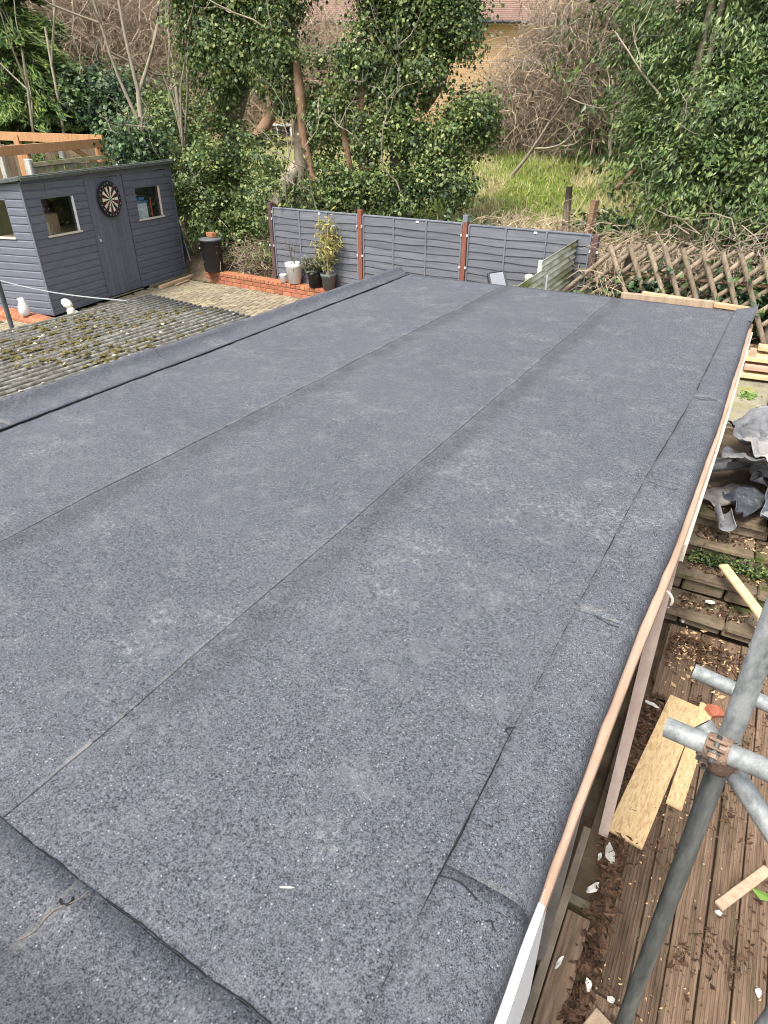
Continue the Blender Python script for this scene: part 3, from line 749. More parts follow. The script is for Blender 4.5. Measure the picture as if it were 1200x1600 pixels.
sweep_y('edge_batten', np.arange(.72, 5.73, .06), bprof, 'batten')
def cprof(y):
    o = ob(y) + .014; return [(o - .07, 1.90), (o - .07, 1.975), (o, 1.975), (o, 1.90)]
sweep_y('cream_rail', np.arange(2.28, 5.73, .1), cprof, 'cream_paint')
def wprof(y): return [(-.12, 1.62), (-.12, 2.03), (-.066, 2.035), (-.056, 2.03), (-.046, 1.62)]
sweep_y('white_fascia', np.arange(-.35, .76, .1), wprof, 'white_paint')
# door opening with leaning jamb, dark glazing set back, grey frames
def jamb(y, m, xb, xt, w=.05, d=.07, z1=1.95):
    V = []
    for (x, z) in ((xb, .0), (xt, z1)):
        for dy, dx in ((-w / 2, -d), (-w / 2, 0), (w / 2, 0), (w / 2, -d)): V.append((x + dx, y + dy, z))
    put('door_jamb', V, [[0, 1, 2, 3][::-1], [4, 5, 6, 7], [0, 1, 5, 4], [1, 2, 6, 5], [2, 3, 7, 6], [3, 0, 4, 7]], m, BLD)
jamb(2.40, 'pink_wood', .040, -.012, .04, .05)
jamb(1.62, 'grey_frame', -.075, -.085, .05)
jamb(.80, 'grey_frame', -.075, -.085, .06)
dr = bx('glazed_door', (-.135, 2.0, .98), (.012, .72, 1.86), 'dark_glass', BLD)
dr2 = bx('glazed_door', (-.135, 1.2, .98), (.012, .78, 1.86), 'dark_glass', BLD)
dr3 = bx('glazed_door', (-.135, .2, .98), (.012, 1.1, 1.86), 'dark_glass', BLD)
bx('door_track', (-.085, 1.0, 1.90), (.035, 2.7, .04), 'grey_frame', BLD)
bx('door_track', (-.105, .9, 1.82), (.03, 2.5, .05), 'dark_frame', BLD)
bx('door_sill', (-.070, 1.0, .04), (.04, 2.7, .04), 'timber_seat', BLD)
bx('window_ledge', (-.062, .0, 1.25), (.06, 1.4, .05), 'timber_seat', BLD)
tube('cable_end', [(-.03 + .04 * math.sin(a), 1.93, 1.95 + .04 * math.cos(a)) for a in np.linspace(-.6, 2.2, 9)], .005, 'pink_wood', BLD, sides=6)

# new timbers lying along the far edge of the roof
t1 = bar('timber_length', (-1.02, 5.835, 2.10), (-.30, 5.83, 2.108), .05, .07, 'tan_board', None); tag(t1, 'weathered tan timber under the yellow one at far edge of felt roof', 'timber')
t2 = bar('timber_length', (-.86, 5.86, 2.135), (-.01, 5.85, 2.10), .045, .04, 'new_wood_y', None); tag(t2, 'fresh yellow timber length along far right edge of felt roof', 'timber')

# ================================================================== CORRUGATED LEAN-TO ROOF (left)
CR = thing('lean_to', 'weathered corrugated cement sheet roof with moss beside the grey felt roof', 'lean-to roof', (-4.2, 2.6, .66))
def corr(x0, x1, y0, y1, z0, z1, dz, endjit):
    xs = np.arange(x0, x1, .0095); ys = np.linspace(y0, y1, 14); G = []
    for x in xs:
        t = (x - x0) / (x1 - x0)
        G.append([(x + .004 * nz(y, 3, 1, 1.2), y + (endjit * nz(x, y1, 0, 6) if y > y1 - .01 else 0) - .23 * (x + 4.6) * (1 if y > y1 - .01 else 0), z0 + (z1 - z0) * t + dz + .024 * math.cos(2 * math.pi * (x - x0) / .076) + .006 * nz(x, y, 2, 1.2)) for y in ys])
    val = [[min(1, max(0, (.72 - math.cos(2 * math.pi * (x - x0) / .076)) / .55)) for y in ys] for x in xs]  # mask for dirty valleys and the shaded ridge flanks painted into the colour
    return sheet('corrugated_sheet', np.array(G), 'asbestos', CR, thick=.007, attrs={'dirt_shade': np.clip(val, 0, 1)})
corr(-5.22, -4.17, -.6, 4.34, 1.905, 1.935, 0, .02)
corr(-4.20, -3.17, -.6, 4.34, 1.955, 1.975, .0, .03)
for y in (-.4, 1.2, 2.8, 4.0): bx('purlin', (-4.15, y, 1.87), (2.0, .06, .06), 'mossy_wood', CR)
for (x, y) in ((-5.05, -.4), (-5.05, 3.95), (-3.4, 3.9)): bx('post', (x, y, 1.26), (.08, .08, 1.18), 'mossy_wood', CR)
rng = np.random.default_rng(11)
def moss_bits(n, m, name, smin, smax, seed):
    r = np.random.default_rng(seed); VV = []; FF = []; k = 0
    for i in range(n):
        x = r.uniform(-5.15, -3.2); y = r.uniform(1.2, 4.2)
        if nz(x, y, seed, 1.6) + .5 * nz(x, y, seed + 3, 4) + r.uniform(-.25, .1) < -.12: continue
        xg = x
        z = 1.905 + (.03 * (xg + 5.22) / 1.05 if xg < -4.18 else .05 + .02 * (xg + 4.2)) + .024 * math.cos(2 * math.pi * (xg + (5.22 if xg < -4.18 else 4.20)) / .076)
        s = r.uniform(smin, smax); ex = r.uniform(.7, 1.4); ey = r.uniform(.8, 2.2)
        pts = [(xg, y, z + s * .55)]
        for j in range(6):
            a = j * math.pi / 3 + r.uniform(-.3, .3); q = r.uniform(.6, 1.1); pts.append((xg + s * ex * q * math.cos(a), y + s * ey * q * math.sin(a), z - .004 + s * .15 * r.random()))
        VV += pts; FF += [[k, k + 1 + j, k + 1 + (j + 1) % 6] for j in range(6)]; k += 7
    o = put(name, VV, FF, m, CR); o['kind'] = 'stuff'; return o
moss_bits(6500, 'moss', 'moss', .005, .024, 4); moss_bits(520, 'lichen', 'lichen_flakes', .004, .017, 21)

# ================================================================== PAINTED GARDEN SHED
SZ = .72; SRZ = math.atan2(.980, -.198)
SHED = thing('garden_shed', 'dark grey painted timber shed with dartboard hung on its door', 'shed', (-9.84, 6.4, SZ), SRZ, local=True)
su = Vector((-.198, .980, 0)); si = Vector((-.980, -.198, 0))
def SL(x, y, z): return Vector((-9.84, 6.4, SZ)) + su * x + si * y + Vector((0, 0, z))
LX, LY, RH = 3.73, 1.55, .113
def shed_board(x0, x1, k, side):
    z = .02 + RH * k + RH / 2; L = round(x1 - x0, 2)
    tilt = R(1.0)
    if side == 0: piece('cladding_board', shiplap_mesh(L, 'shed_paint', k % 3), SHED, ((x0 + x1) / 2, -.002, z), (tilt, 0, 0))
    elif side == 1: piece('cladding_board', shiplap_mesh(L, 'shed_paint', k % 3), SHED, (-.002, (x0 + x1) / 2, z), (tilt, 0, R(-90)))
    else: piece('cladding_board', shiplap_mesh(L, 'shed_paint', k % 3), SHED, (LX + .002, (x0 + x1) / 2, z), (tilt, 0, R(90)))
for k in range(17):
    win = 10 <= k <= 14
    for (a, b) in ([(.02, .29), (1.0, 1.30)] if win else ([(.02, 1.30)] if k < 15 else [(.02, .45), (.455, 1.30)])): shed_board(a, b, k, 0)
    for (a, b) in ([(2.28, 2.54), (3.29, 3.71)] if win else ([(2.28, 3.71)] if k < 15 else [(2.28, 2.9), (2.905, 3.71)])): shed_board(a, b, k, 0)
    end = {15: 1.2, 16: .42}.get(k, 1.55)
    for (a, b) in ([(.02, .34), (1.14, 1.55)] if win else [(.02, end)]): shed_board(a, b, k, 1)
    shed_board(.02, end, k, 2)
bx('cladding_board', (LX / 2, .004, 1.985), (LX - .04, .018, .14), 'shed_paint', SHED, (0, -.026, 0))
bx('cladding_board', (.006, LY / 2, 1.84), (.018, LY - .04, .10), 'shed_paint', SHED, (R(-7), 0, 0))
for (x, y) in ((-.004, -.004), (LX + .004, -.004)): bx('corner_trim', (x, y, .98), (.035, .035, 1.93), 'shed_paint', SHED)
bx('back_wall', (LX / 2, LY - .01, .89), (LX - .04, .02, 1.74), 'interior_dark', SHED)
bx('shed_floor', (LX / 2, LY / 2, .03), (LX - .06, LY - .06, .04), 'interior_dark', SHED)
rf = bx('roof', (LX / 2, LY / 2, 1.945), (LX + .16, LY + .2, .05), 'shed_felt', SHED, (R(-7), -.026, 0), .008)
bx('roof_fascia', (LX / 2, -.098, 2.028), (LX + .15, .018, .055), 'shed_felt', SHED, (0, -.026, 0), .006)
bx('roof_fascia', (-.082, LY / 2, 1.885), (.016, LY + .18, .055), 'shed_felt', SHED, (R(-7), 0, 0), .006)
def shed_window(x0, x1, z0, z1, side=0):
    def T(a, b, c): return (a, b, c) if side == 0 else (b, a, c)
    def S(a, b, c): return (a, b, c) if side == 0 else (b, a, c)
    w = bx('window', T((x0 + x1) / 2, .022, (z0 + z1) / 2), S(x1 - x0, .004, z1 - z0), 'glass', SHED, ch=.0005)
    lo = Vector(T((x0 + x1) / 2, .022, (z0 + z1) / 2))
    def sub(nm, c, s, m): o = bx(nm, Vector(T(*c)) - lo, S(*s), m, w); return o
    sub('window_frame', ((x0 + x1) / 2, .004, z1 - .012), (x1 - x0, .03, .024), 'shed_paint')
    sub('window_frame', (x0 + .012, .004, (z0 + z1) / 2), (.024, .03, z1 - z0 - .05), 'shed_paint')
    sub('window_frame', (x1 - .014, .002, (z0 + z1) / 2), (.028, .034, z1 - z0 - .05), 'pink_wood' if x0 > 2 else 'white_paint')
    sub('window_sill', ((x0 + x1) / 2 + .01, -.006, z0 + .012), (x1 - x0 + .04, .05, .026), 'cream_paint')
shed_window(.29, 1.0, 1.15, 1.715); shed_window(2.54, 3.29, 1.15, 1.715); shed_window(.34, 1.14, 1.15, 1.715, 1)
# door of vertical boards
door = bx('door', (1.79, .018, .97), (.94, .01, 1.90), 'shed_door_paint', SHED)
for i in range(8): bx('door_board', (1.79 - .413 + i * .118 - 1.79, -.016, 0), (.113, .02, 1.88), 'shed_door_paint', door, ch=.005)
bx('hinge', (.28, -.030, -.05), (.34, .006, .03), 'shed_paint', door); bx('hinge', (.28, -.030, .80), (.34, .006, .03), 'shed_paint', door)
bx('hinge', (.28, -.030, -.78), (.34, .006, .03), 'shed_paint', door)
bx('hasp', (-.41, -.034, .04), (.03, .012, .07), 'galv', door); bx('padlock', (-.39, -.045, -.005), (.035, .02, .04), 'white_clip', door)
bx('bottom_strip', (.40, -.030, -.86), (.14, .008, .12), 'shed_paint', door)
bx('threshold', (1.79, -.02, .008), (.96, .06, .016), 'mossy_wood', SHED)

# dartboard on the door
DB = thing('dartboard', 'round dartboard with cream and black segments on the shed door', 'dartboard', SL(1.80, -.03, 1.575), SRZ, local=True)
rx = Matrix.Rotation(R(90), 3, 'X')
lathe('rim', [(.275, 0), (.283, .01), (.283, .035), (.272, .042), (.222, .042), (.215, .036)], 'dart_black', DB, (0, 0, 0), 32, rx)
def wedge(name, r0, r1, a0, a1, y, m, parent, n=3):
    V = []; F = []
    for i in range(n + 1):
        a = a0 + (a1 - a0) * i / n
        for r in (r0, r1): V.append((r * math.sin(a), y, r * math.cos(a)))
    F = [[2 * i, 2 * i + 2, 2 * i + 3, 2 * i + 1][::-1] for i in range(n)]; return put(name, V, F, m, parent)
nums = [20, 1, 18, 4, 13, 6, 10, 15, 2, 17, 3, 19, 7, 16, 8, 11, 14, 9, 12, 5]
for i in range(20):
    a0 = (i - .5) * math.pi / 10; a1 = (i + .5) * math.pi / 10; odd = i % 2
    wedge('segment', .016, .205, a0 + .01, a1 - .01, -.0365 - (.0008 if odd else 0), 'dart_cream' if odd else 'dart_black', DB)
    for (r0, r1) in ((.108, .116), (.196, .205)): wedge('score_ring', r0, r1, a0, a1, -.0382, 'dart_green' if odd else 'dart_red', DB)
    fc = bpy.data.curves.new('number', 'FONT'); fc.body = str(nums[i]); fc.size = .034; fc.align_x = 'CENTER'; fc.align_y = 'CENTER'; fc.materials.append(MATS['white_clip'])
    tmp = bpy.data.objects.new('number', fc); COL.objects.link(tmp); bpy.context.view_layer.update()
    nm = bpy.data.meshes.new_from_object(tmp.evaluated_get(bpy.context.evaluated_depsgraph_get())); bpy.data.objects.remove(tmp); nm.name = 'number'
    o = bpy.data.objects.new('number', nm); link(o, DB); a = i * math.pi / 10; o.location = (.246 * math.sin(a), -.0432, .246 * math.cos(a)); o.rotation_euler = (R(90), a, 0)
lathe('bullseye', [(.016, 0), (.016, .003)], 'dart_green', DB, (0, -.036, 0), 12, rx)

# things seen through the shed windows
def inside(name, x, y, z, s, m, label, cat, rz=0):
    return single(name, SL(x, y, z + s[2] / 2), s, m, label, cat, (0, 0, SRZ + rz), .01)
single('workbench', SL(1.0, .55, 1.12), (1.9, .7, .05), 'interior_tan', 'wooden workbench inside shed behind left front window', 'workbench', (0, 0, SRZ))
inside('cardboard_box', .70, .32, 1.147, (.26, .22, .30), 'interior_tan', 'brown cardboard box behind left front shed window', 'box', .3)
inside('wooden_offcut', .38, .16, 1.147, (.07, .06, .34), 'new_wood', 'pale wooden offcut standing inside left front shed window', 'offcut', .2)
inside('wooden_offcut', .47, .14, 1.147, (.06, .05, .20), 'new_wood', 'short pale block leaning inside left front shed window', 'offcut', .4)
shf = single('shelf', SL(2.9, .45, 1.10), (.95, .5, .025), 'interior_dark', 'dark shelf inside shed at right hand window', 'shelf', (0, 0, SRZ))
cr = thing('plastic_crate', 'pale translucent plastic crate standing behind right hand shed window', 'crate', SL(2.78, .19, 1.115), SRZ, local=True)
bx('body', (0, 0, .16), (.34, .26, .32), 'pale_plastic', cr, ch=.02)
for i in range(4): bx('rib', (-.12 + i * .08, -.134, .16), (.02, .012, .28), 'white_clip', cr)
bx('lid', (0, 0, .335), (.37, .29, .03), 'blue_plastic', cr, ch=.008)
sm = [('blue_tin', 2.70, .16, 1.47, (.10, .1, .07), 'blue_plastic', 'blue tin on top of plastic crate in shed window', 'tin'), ('blue_bag', 2.86, .16, 1.47, (.16, .12, .05), 'blue_plastic', 'blue bag draped on crate lid in shed window', 'bag'),
      ('white_bottle', 2.62, .10, 1.56, (.07, .06, .12), 'plastic_white', 'white bottle at upper left of right hand shed window', 'bottle'), ('red_handle', 3.10, .10, 1.15, (.03, .03, .34), 'red_thing', 'red tool handle standing in right hand shed window', 'tool')]
for a in sm: inside(*a)
single('shelf', SL(2.72, .28, 1.545), (.5, .3, .018), 'interior_dark', 'upper dark shelf holding white bottle in shed window', 'shelf', (0, 0, SRZ))

# ================================================================== LAP PANEL FENCE
FRZ = math.atan2(-.1, 1)
FEN = thing('lap_fence', 'grey painted overlapping board fence with red and maroon posts', 'fence', (-8.0, 9.86, .92), FRZ, local=True)
SLATS = []
for v in range(5):
    rr = random.Random(v + 40); n = 9; G = []
    ph = [rr.uniform(0, 6) for _ in range(3)]
    for i in range(n):
        t = i / (n - 1); x = -.5 + t
        lo = -.066 + .007 * math.sin(5 * t + ph[0]) + .006 * math.sin(13 * t + ph[1]); G.append([(x, .006, .066), (x, -.008 + .002 * math.sin(9 * t + ph[2]), lo)])
    o = sheet('slat', np.array(G), 'fence_paint', None, thick=.009, smooth=False); SLATS.append(o.data); bpy.data.objects.remove(o)
def lap_panel(x0, x1, zt):
    p = bx('fence_panel', ((x0 + x1) / 2, .012, zt + .0), (x1 - x0, .05, .022), 'fence_frame_paint', FEN)
    L = x1 - x0; n = 11; hh = 1.17
    for i in range(n):
        z = -.02 - hh * (i + .55) / n
        s = bpy.data.objects.new('slat', SLATS[random.randrange(5)]); link(s, p); s.location = (0, -.012, z); s.scale = (L - .02, 1, 1); s.rotation_euler = (R(-1.5), 0, 0)
    for f in (-.5 + .012 / L, -.5 + .33, -.5 + .66, .5 - .012 / L):
        bx('upright_batten', (f * L, -.030, -.58), (.026, .02, 1.15), 'fence_frame_paint', p)
    bx('white_badge', (.07 * L, -.028, -.03), (.05, .004, .03), 'white_clip', p)
    return p
lap_panel(.05, 1.98, 1.21); lap_panel(2.08, 3.94, 1.21); lap_panel(4.04, 5.9, 1.20)
def fpost(x, h, m, top=None):
    p = bx('post', (x, -.005, h / 2 - .15), (.078, .078, h + .3), m, FEN, ch=.006)
    if top: bx('post_top', (0, 0, h / 2 + .12), (.081, .081, .10), top, p)
    for z in (.0, .45):
        for sx in (-.05, .05): bx('panel_clip', (sx, -.043, z + .1), (.02, .006, .035), 'white_clip', p)
fpost(0, 1.27, 'post_maroon', 'post_maroon'); fpost(2.03, 1.29, 'post_red'); fpost(3.99, 1.31, 'post_red', 'fence_frame_paint'); fpost(5.96, 1.2, 'post_maroon')

# leaning dark red post and ivy stump beyond the fence
tag(bar('leaning_post', (-2.56, 10.75, 1.2), (-2.50, 10.72, 2.42), .09, .09, 'bark_brown', None), 'broken dark red wooden post leaning behind end of grey fence', 'post')
tag(tube('tree_stump', [(-2.98, 11.1, 1.2), (-2.97, 11.1, 1.7), (-3.0, 11.08, 2.1), (-3.02, 11.1, 2.56)], [.075, .065, .06, .05], 'bark', None, 8, origin=(-2.98, 11.1, 1.2)), 'thin brown cut stump standing in dry grass behind fence', 'stump')

# ================================================================== LOW BRICK PLANTER WALL
PW = thing('brick_planter_wall', 'low orange brick wall edging the paved patio under the pots', 'brick wall', (-8.0, 9.6, .62))
pd = Vector((1, -.107, 0)).normalized(); pn = Vector((.107, 1, 0)).normalized(); p0 = Vector((-9.78, 9.81, 0)); prz = math.atan2(-.107, 1)
Lw = 5.2
c = p0 + pd * (Lw / 2) + pn * .105 + Vector((0, 0, .765)); bx('mortar_core', c, (Lw - .02, .185, .295), 'mortar', PW, (0, 0, prz))
me = [box_mesh('brick', (.215, .1, .065), 'brick_orange', .005, .0015, v) for v in range(4)]
for k in range(3):
    n = int(Lw / .225)
    for i in range(n):
        c = p0 + pd * (.112 + i * .225 + (.11 if k % 2 else 0)) + pn * .05 + Vector((0, 0, .655 + k * .075)); piece('brick', me[random.randrange(4)], PW, c, (0, 0, prz + random.uniform(-.006, .006)))
for i in range(int(Lw / .1125)):
    c = p0 + pd * (.05 + i * .1125) + pn * .104 + Vector((0, 0, .885)); piece('coping_brick', box_mesh('coping_brick', (.104, .222, .068), 'brick_orange', .007, .0015, i % 4), PW, c, (random.uniform(-.01, .01), 0, prz + random.uniform(-.01, .01)))
# rounded brick edging beside the shed
BE = thing('brick_edging', 'rounded orange brick edging along the near end of the shed', 'brick edging', (-10.3, 6.1, .66))
for i in range(24):
    t = i / 23; x = -11.75 + 2.55 * t; y = 6.17 - .12 * t - .10 * max(0, t - .7) ** 1.0
    Vp = []
    prof = [(-.115, .60), (-.115, .735), (-.095, .775), (-.05, .80), (.04, .805), (.115, .80), (.115, .60)]
    n = len(prof)
    for s in (-.048, .048): Vp += [(x + s, y + a, b) for a, b in prof]
    put('edging_brick', Vp, [list(range(n)), list(range(n, 2 * n))[::-1]] + [[j, j + n, (j + 1) % n + n, (j + 1) % n] for j in range(n)], 'brick_orange', BE)
for i in range(11):
    bx('brick', (-11.6 + .225 * i, 5.99 - .012 * i, .66), (.215, .1, .065), 'brick_orange', BE, (0, 0, -.05))

# ================================================================== POTS AND PLANTS
def pot(name, label, x, y, z, rt, rb, h, m, rim=.02):
    T = thing(name, label, 'plant pot', (x, y, z))
    lathe('pot_body', [(rb, 0), (rb + (rt - rb) * .8, h * .8), (rt, h * .82), (rt + rim * .3, h * .84), (rt + rim * .3, h), (rt - .012, h), (rt - .016, h * .9)], m, T, (x, y, z), 24)
    lathe('compost', [(rt - .016, h * .88), (.01, h * .91)], 'soil', T, (x, y, z), 16)
    return T
pot('plant_pot', 'large white pot holding a bare twiggy shrub by grey fence', -7.40, 9.64, .93, .155, .11, .35, 'plastic_white')
pot('plant_pot', 'small white pot beside the large white one on brick wall', -7.63, 9.60, .93, .062, .05, .14, 'plastic_white', .01)
pot('plant_pot', 'black pot with small grey green bush on brick wall', -6.90, 9.56, .93, .14, .10, .29, 'plastic_black')
pot('plant_pot', 'dark grey pot holding the tall yellow leaved bamboo', -6.58, 9.53, .93, .135, .10, .26, 'plastic_grey')
rg = np.random.default_rng(5)
sh = thing('bare_shrub', 'leafless twiggy shrub growing in large white pot', 'shrub', (-7.40, 9.64, 1.24))
out = []
for i in range(7): branch_paths(rg, (-7.40 + rg.normal() * .03, 9.64 + rg.normal() * .03, 1.24), (rg.normal() * .35, rg.normal() * .2, 1), .32, .006, 1, out, 5, .15, .5, .1)
branches('twig', out, 'bark', sh, 4)
bu = thing('small_bush', 'small grey green leafy bush in black pot', 'bush', (-6.90, 9.56, 1.19))
foliage('foliage', rg, [(-6.90, 9.56, 1.32, .17, .15, .13)], 650, .06, 'olive_leaf', bu, .35, -.5, 20, .06, .2)
out = []
for i in range(8): branch_paths(rg, (-6.90, 9.56, 1.18), (rg.normal() * .5, rg.normal() * .5, 1), .2, .005, 0, out)
branches('stem', out, 'bark', bu, 4)
bb = thing('bamboo_plant', 'tall yellow leaved bamboo plant in dark grey pot', 'plant', (-6.58, 9.53, 1.17))
out = []
for i in range(6): branch_paths(rg, (-6.58 + rg.normal() * .03, 9.53 + rg.normal() * .03, 1.16), (rg.normal() * .07, rg.normal() * .05, 1), .8, .006, 0, out, 5, .05)
branches('cane', out, 'twig_tan', bb, 5)
foliage('foliage', rg, [(-6.56, 9.53, 1.85, .13, .12, .18), (-6.63, 9.53, 1.55, .17, .13, .17), (-6.56, 9.53, 1.32, .13, .11, .13), (-6.45, 9.53, 1.62, .08, .08, .1)], 620, .10, 'bamboo_leaf', bb, .24, .5, 12, .07, .25)

# ================================================================== BIN
BN = thing('dustbin', 'black plastic dustbin with grey lid beside the shed', 'bin', (-9.50, 9.80, .925))
lathe('bin_body', [(.175, 0), (.182, .015), (.203, .55), (.210, .555), (.210, .575), (.20, .58)], 'plastic_black', BN, (-9.50, 9.80, .925), 28)
ld = lathe('lid', [(.217, .565), (.22, .59), (.20, .605), (.10, .62), (.01, .622)], 'plastic_grey', BN, (-9.50, 9.80, .925), 28)
for s in (-1, 1): tube('handle', [(-9.50 + s * .2, 9.68, 1.40), (-9.50 + s * .235, 9.70, 1.40), (-9.50 + s * .235, 9.82, 1.40), (-9.50 + s * .2, 9.84, 1.40)], .009, 'plastic_black', BN, 6)
b_ = single('loose_brick', (-9.49, 9.83, 1.588), (.215, .1, .075), 'brick_orange', 'loose orange brick resting on the dustbin lid', 'brick', (0, 0, -.25), .005)

# ================================================================== TIMBER BY THE SHED
def sbar(label, a, b, w, h, m, name='loose_plank', cat='plank'):
    o = bar(name, SL(*a), SL(*b), w, h, m, None); return tag(o, label, cat)
sbar('long pale plank lying on paving along foot of shed', (2.42, -.10, .01), (3.95, -.12, .015), .09, .05, 'mossy_wood')
sbar('thick pale timber lying in front of the long plank by shed', (2.40, -.32, .015), (3.78, -.28, .02), .085, .06, 'new_wood_y')
sbar('short thin offcut on paving in front of shed timbers', (2.78, -.42, .0), (3.25, -.40, .0), .06, .02, 'tan_board')
sbar('wide tan plank leaning against far end of shed', (4.22, .22, .10), (3.80, .30, 1.55), .10, .025, 'tan_board')
sbar('dark grey board leaning against far end of shed', (4.02, .04, .03), (3.79, .10, 1.05), .22, .02, 'shed_paint', 'leaning_board', 'board')
sbar('dark grey board leaning upright behind the tan plank', (4.25, .50, .03), (3.82, .60, 1.40), .20, .02, 'grey_paint', 'leaning_board', 'board')
sbar('long thin batten leaning at far end of shed, longest of three', (4.28, -.12, .01), (3.80, .0, 1.08), .03, .018, 'tan_board', 'leaning_batten', 'batten')
sbar('thin batten leaning beside the longest one at shed end', (4.16, -.12, .01), (3.79, -.03, .98), .025, .018, 'tan_board', 'leaning_batten', 'batten')
sbar('short thin batten standing against shed corner', (3.88, -.12, .01), (3.79, -.04, .66), .025, .016, 'tan_board', 'leaning_batten', 'batten')
single('stone_block', SL(4.12, .42, .08), (.2, .16, .30), 'concrete', 'pale stone block between leaning boards and dustbin', 'block', (0, 0, .6), .03)

# ================================================================== ORNAMENTS
def blob(name, parent, c, r, m, squash=(1, 1, 1), segs=14, rot=None):
    prof = [(math.sin(a) * r, -math.cos(a) * r) for a in np.linspace(.12, math.pi - .12, 9)]
    M = Matrix.Diagonal(squash); M = rot @ M if rot else M
    return lathe(name, prof, m, parent, c, segs, M)
og = thing('penguin_ornament', 'smooth white bird shaped garden ornament on brick edging', 'ornament', (-9.99, 6.02, .80))
lathe('body', [(.04, 0), (.07, .02), (.085, .08), (.08, .14), (.06, .19), (.05, .22), (.045, .245), (.03, .27), (.01, .28)], 'ornament_white', og, (-9.99, 6.02, .80), 18)
lathe('beak', [(.024, 0), (.012, .04), (.002, .07)], 'ornament_white', og, (-10.02, 5.99, 1.05), 8, Matrix.Rotation(R(70), 3, 'Y').to_3x3() @ Matrix.Rotation(0, 3, 'X'))
od = thing('dog_ornament', 'weathered cream stone animal ornament by corner of shed', 'ornament', (-9.25, 6.35, .70))
blob('body', od, (-9.25, 6.37, .80), .10, 'ornament_stone', (1, .8, 1.05)); blob('chest', od, (-9.27, 6.33, .88), .075, 'ornament_stone', (1, .8, 1.2))
hd = blob('head', od, (-9.33, 6.33, 1.0), .085, 'ornament_stone', (1.25, .8, .8), rot=Matrix.Rotation(R(20), 3, 'Y'))
blob('paw', od, (-9.24, 6.22, .73), .04, 'ornament_stone', (1, 1.3, .7)); blob('paw', od, (-9.15, 6.28, .73), .04, 'ornament_stone', (1, 1.3, .7))
bl = blob('white_ball', None, (-9.58, 6.36, .735), .035, 'ornament_white'); tag(bl, 'small white ball on ground at foot of shed corner', 'ball')
bl = blob('pebble', None, (-9.48, 6.40, .725), .028, 'ornament_stone'); tag(bl, 'small tan pebble beside white ball at shed corner', 'stone')

# washing line and its post
tag(tube('washing_line_post', [(-6.94, 3.99, .60), (-6.94, 3.99, 2.5)], .024, 'grey_paint', None, 10, origin=(-6.94, 3.99, .66)), 'dark grey metal post at left edge beyond mossy roof', 'post')
pts = [Vector((-5.08, 4.06, 1.955)).lerp(Vector((-8.6, 4.65, 1.80)), t) - Vector((0, 0, .06 * math.sin(math.pi * t))) for t in np.linspace(0, 1, 14)]
tag(tube('washing_line', pts, .0065, 'rope', None, 8, origin=pts[0]), 'pale grey line stretched across in front of the shed', 'line')

# ================================================================== PERGOLA AND FENCE BEHIND THE SHED
cA, cB, cC = Vector((-13.201, 10.711, 3.085)), Vector((-13.403, 7.982, 2.941)), Vector((-16.270, 9.813, 3.224))
PG = thing('pergola', 'orange stained timber pergola frame behind the shed', 'pergola', (cA.x, cA.y, .7))
bar('beam', cA, cB, .07, .17, 'pergola_wood', PG, label='front beam of pergola'); bar('beam', cA + Vector((.02, .05, .06)), cC, .07, .17, 'pergola_wood', PG, label='rear beam of pergola')
def ppost(p, dz=.0): bx('post', (p.x, p.y, (.6 + p.z + dz) / 2), (.12, .12, p.z + dz - .6), 'pergola_wood', PG, (0, 0, .5))
ppost(cA + Vector((-.06, -.05, 0)), .06); ppost(cA.lerp(cB, .62) + Vector((-.10, .03, 0)), -.02); ppost(cA.lerp(cC, .66), .05)
bar('brace', cA + Vector((-.05, -.13, -.42)), cA.lerp(cB, .26) + Vector((0, 0, -.04)), .06, .09, 'pergola_wood', PG)
def bfence(pts, zt, label, posts, name='panel_fence'):
    T = thing(name, label, 'fence', (pts[0][0], pts[0][1], .66))
    for a, b in zip(pts[:-1], pts[1:]):
        a = Vector((*a, 0)); b = Vector((*b, 0)); L = (b - a).length; n = int(L / .15)
        for i in range(n):
            t0 = (i + .5) / n; q = a.lerp(b, t0); zz = zt + random.uniform(-.008, .008)
            bx('fence_board', (q.x, q.y, (.66 + zz) / 2), (round(L / n - .004, 2), .02, round(zz - .66, 2)), 'tan_board', T, (0, 0, math.atan2(b.y - a.y, b.x - a.x)))
    for (x, y) in posts: bx('concrete_post', (x, y, (.66 + zt) / 2 + .06), (.11, .11, zt - .66 + .12), 'concrete', T, (0, 0, .5), .012)
    return T
A1, A2, A3 = (-17.014, 9.730), (-16.596, 12.204), (-15.901, 14.021)
bfence([A1, A2, A3], 3.02, 'pale tan boarded fence with white concrete posts beyond pergola', [(-16.774, 10.613), (-16.493, 12.090)])
q1, q2 = Vector((-13.270, 8.939, 2.609)), Vector((-12.412, 10.410, 2.804))
RF = thing('rail_fence', 'mossy rail between two concrete posts directly behind the shed', 'fence', (q1.x, q1.y, .66))
bar('rail', (q1.x, q1.y, 2.72), (q2.x, q2.y, 2.86), .08, .08, 'mossy_wood', RF)
for k in range(8):
    q = q1.lerp(q2, (k + .5) / 8); bx('fence_board', (q.x, q.y, 1.72), (.2, .02, 2.05), 'mossy_wood', RF, (0, 0, math.atan2(q2.y - q1.y, q2.x - q1.x)))
for q, z in ((q1, 2.83), (q2, 3.02)): bx('concrete_post', (q.x, q.y, (.66 + z) / 2), (.13, .13, z - .66), 'concrete', RF, (0, 0, .4), .015)
bx('concrete_post', (q2.x + .13, q2.y + .06, 1.84), (.11, .11, 2.38), 'concrete', RF, (0, 0, .4), .015)

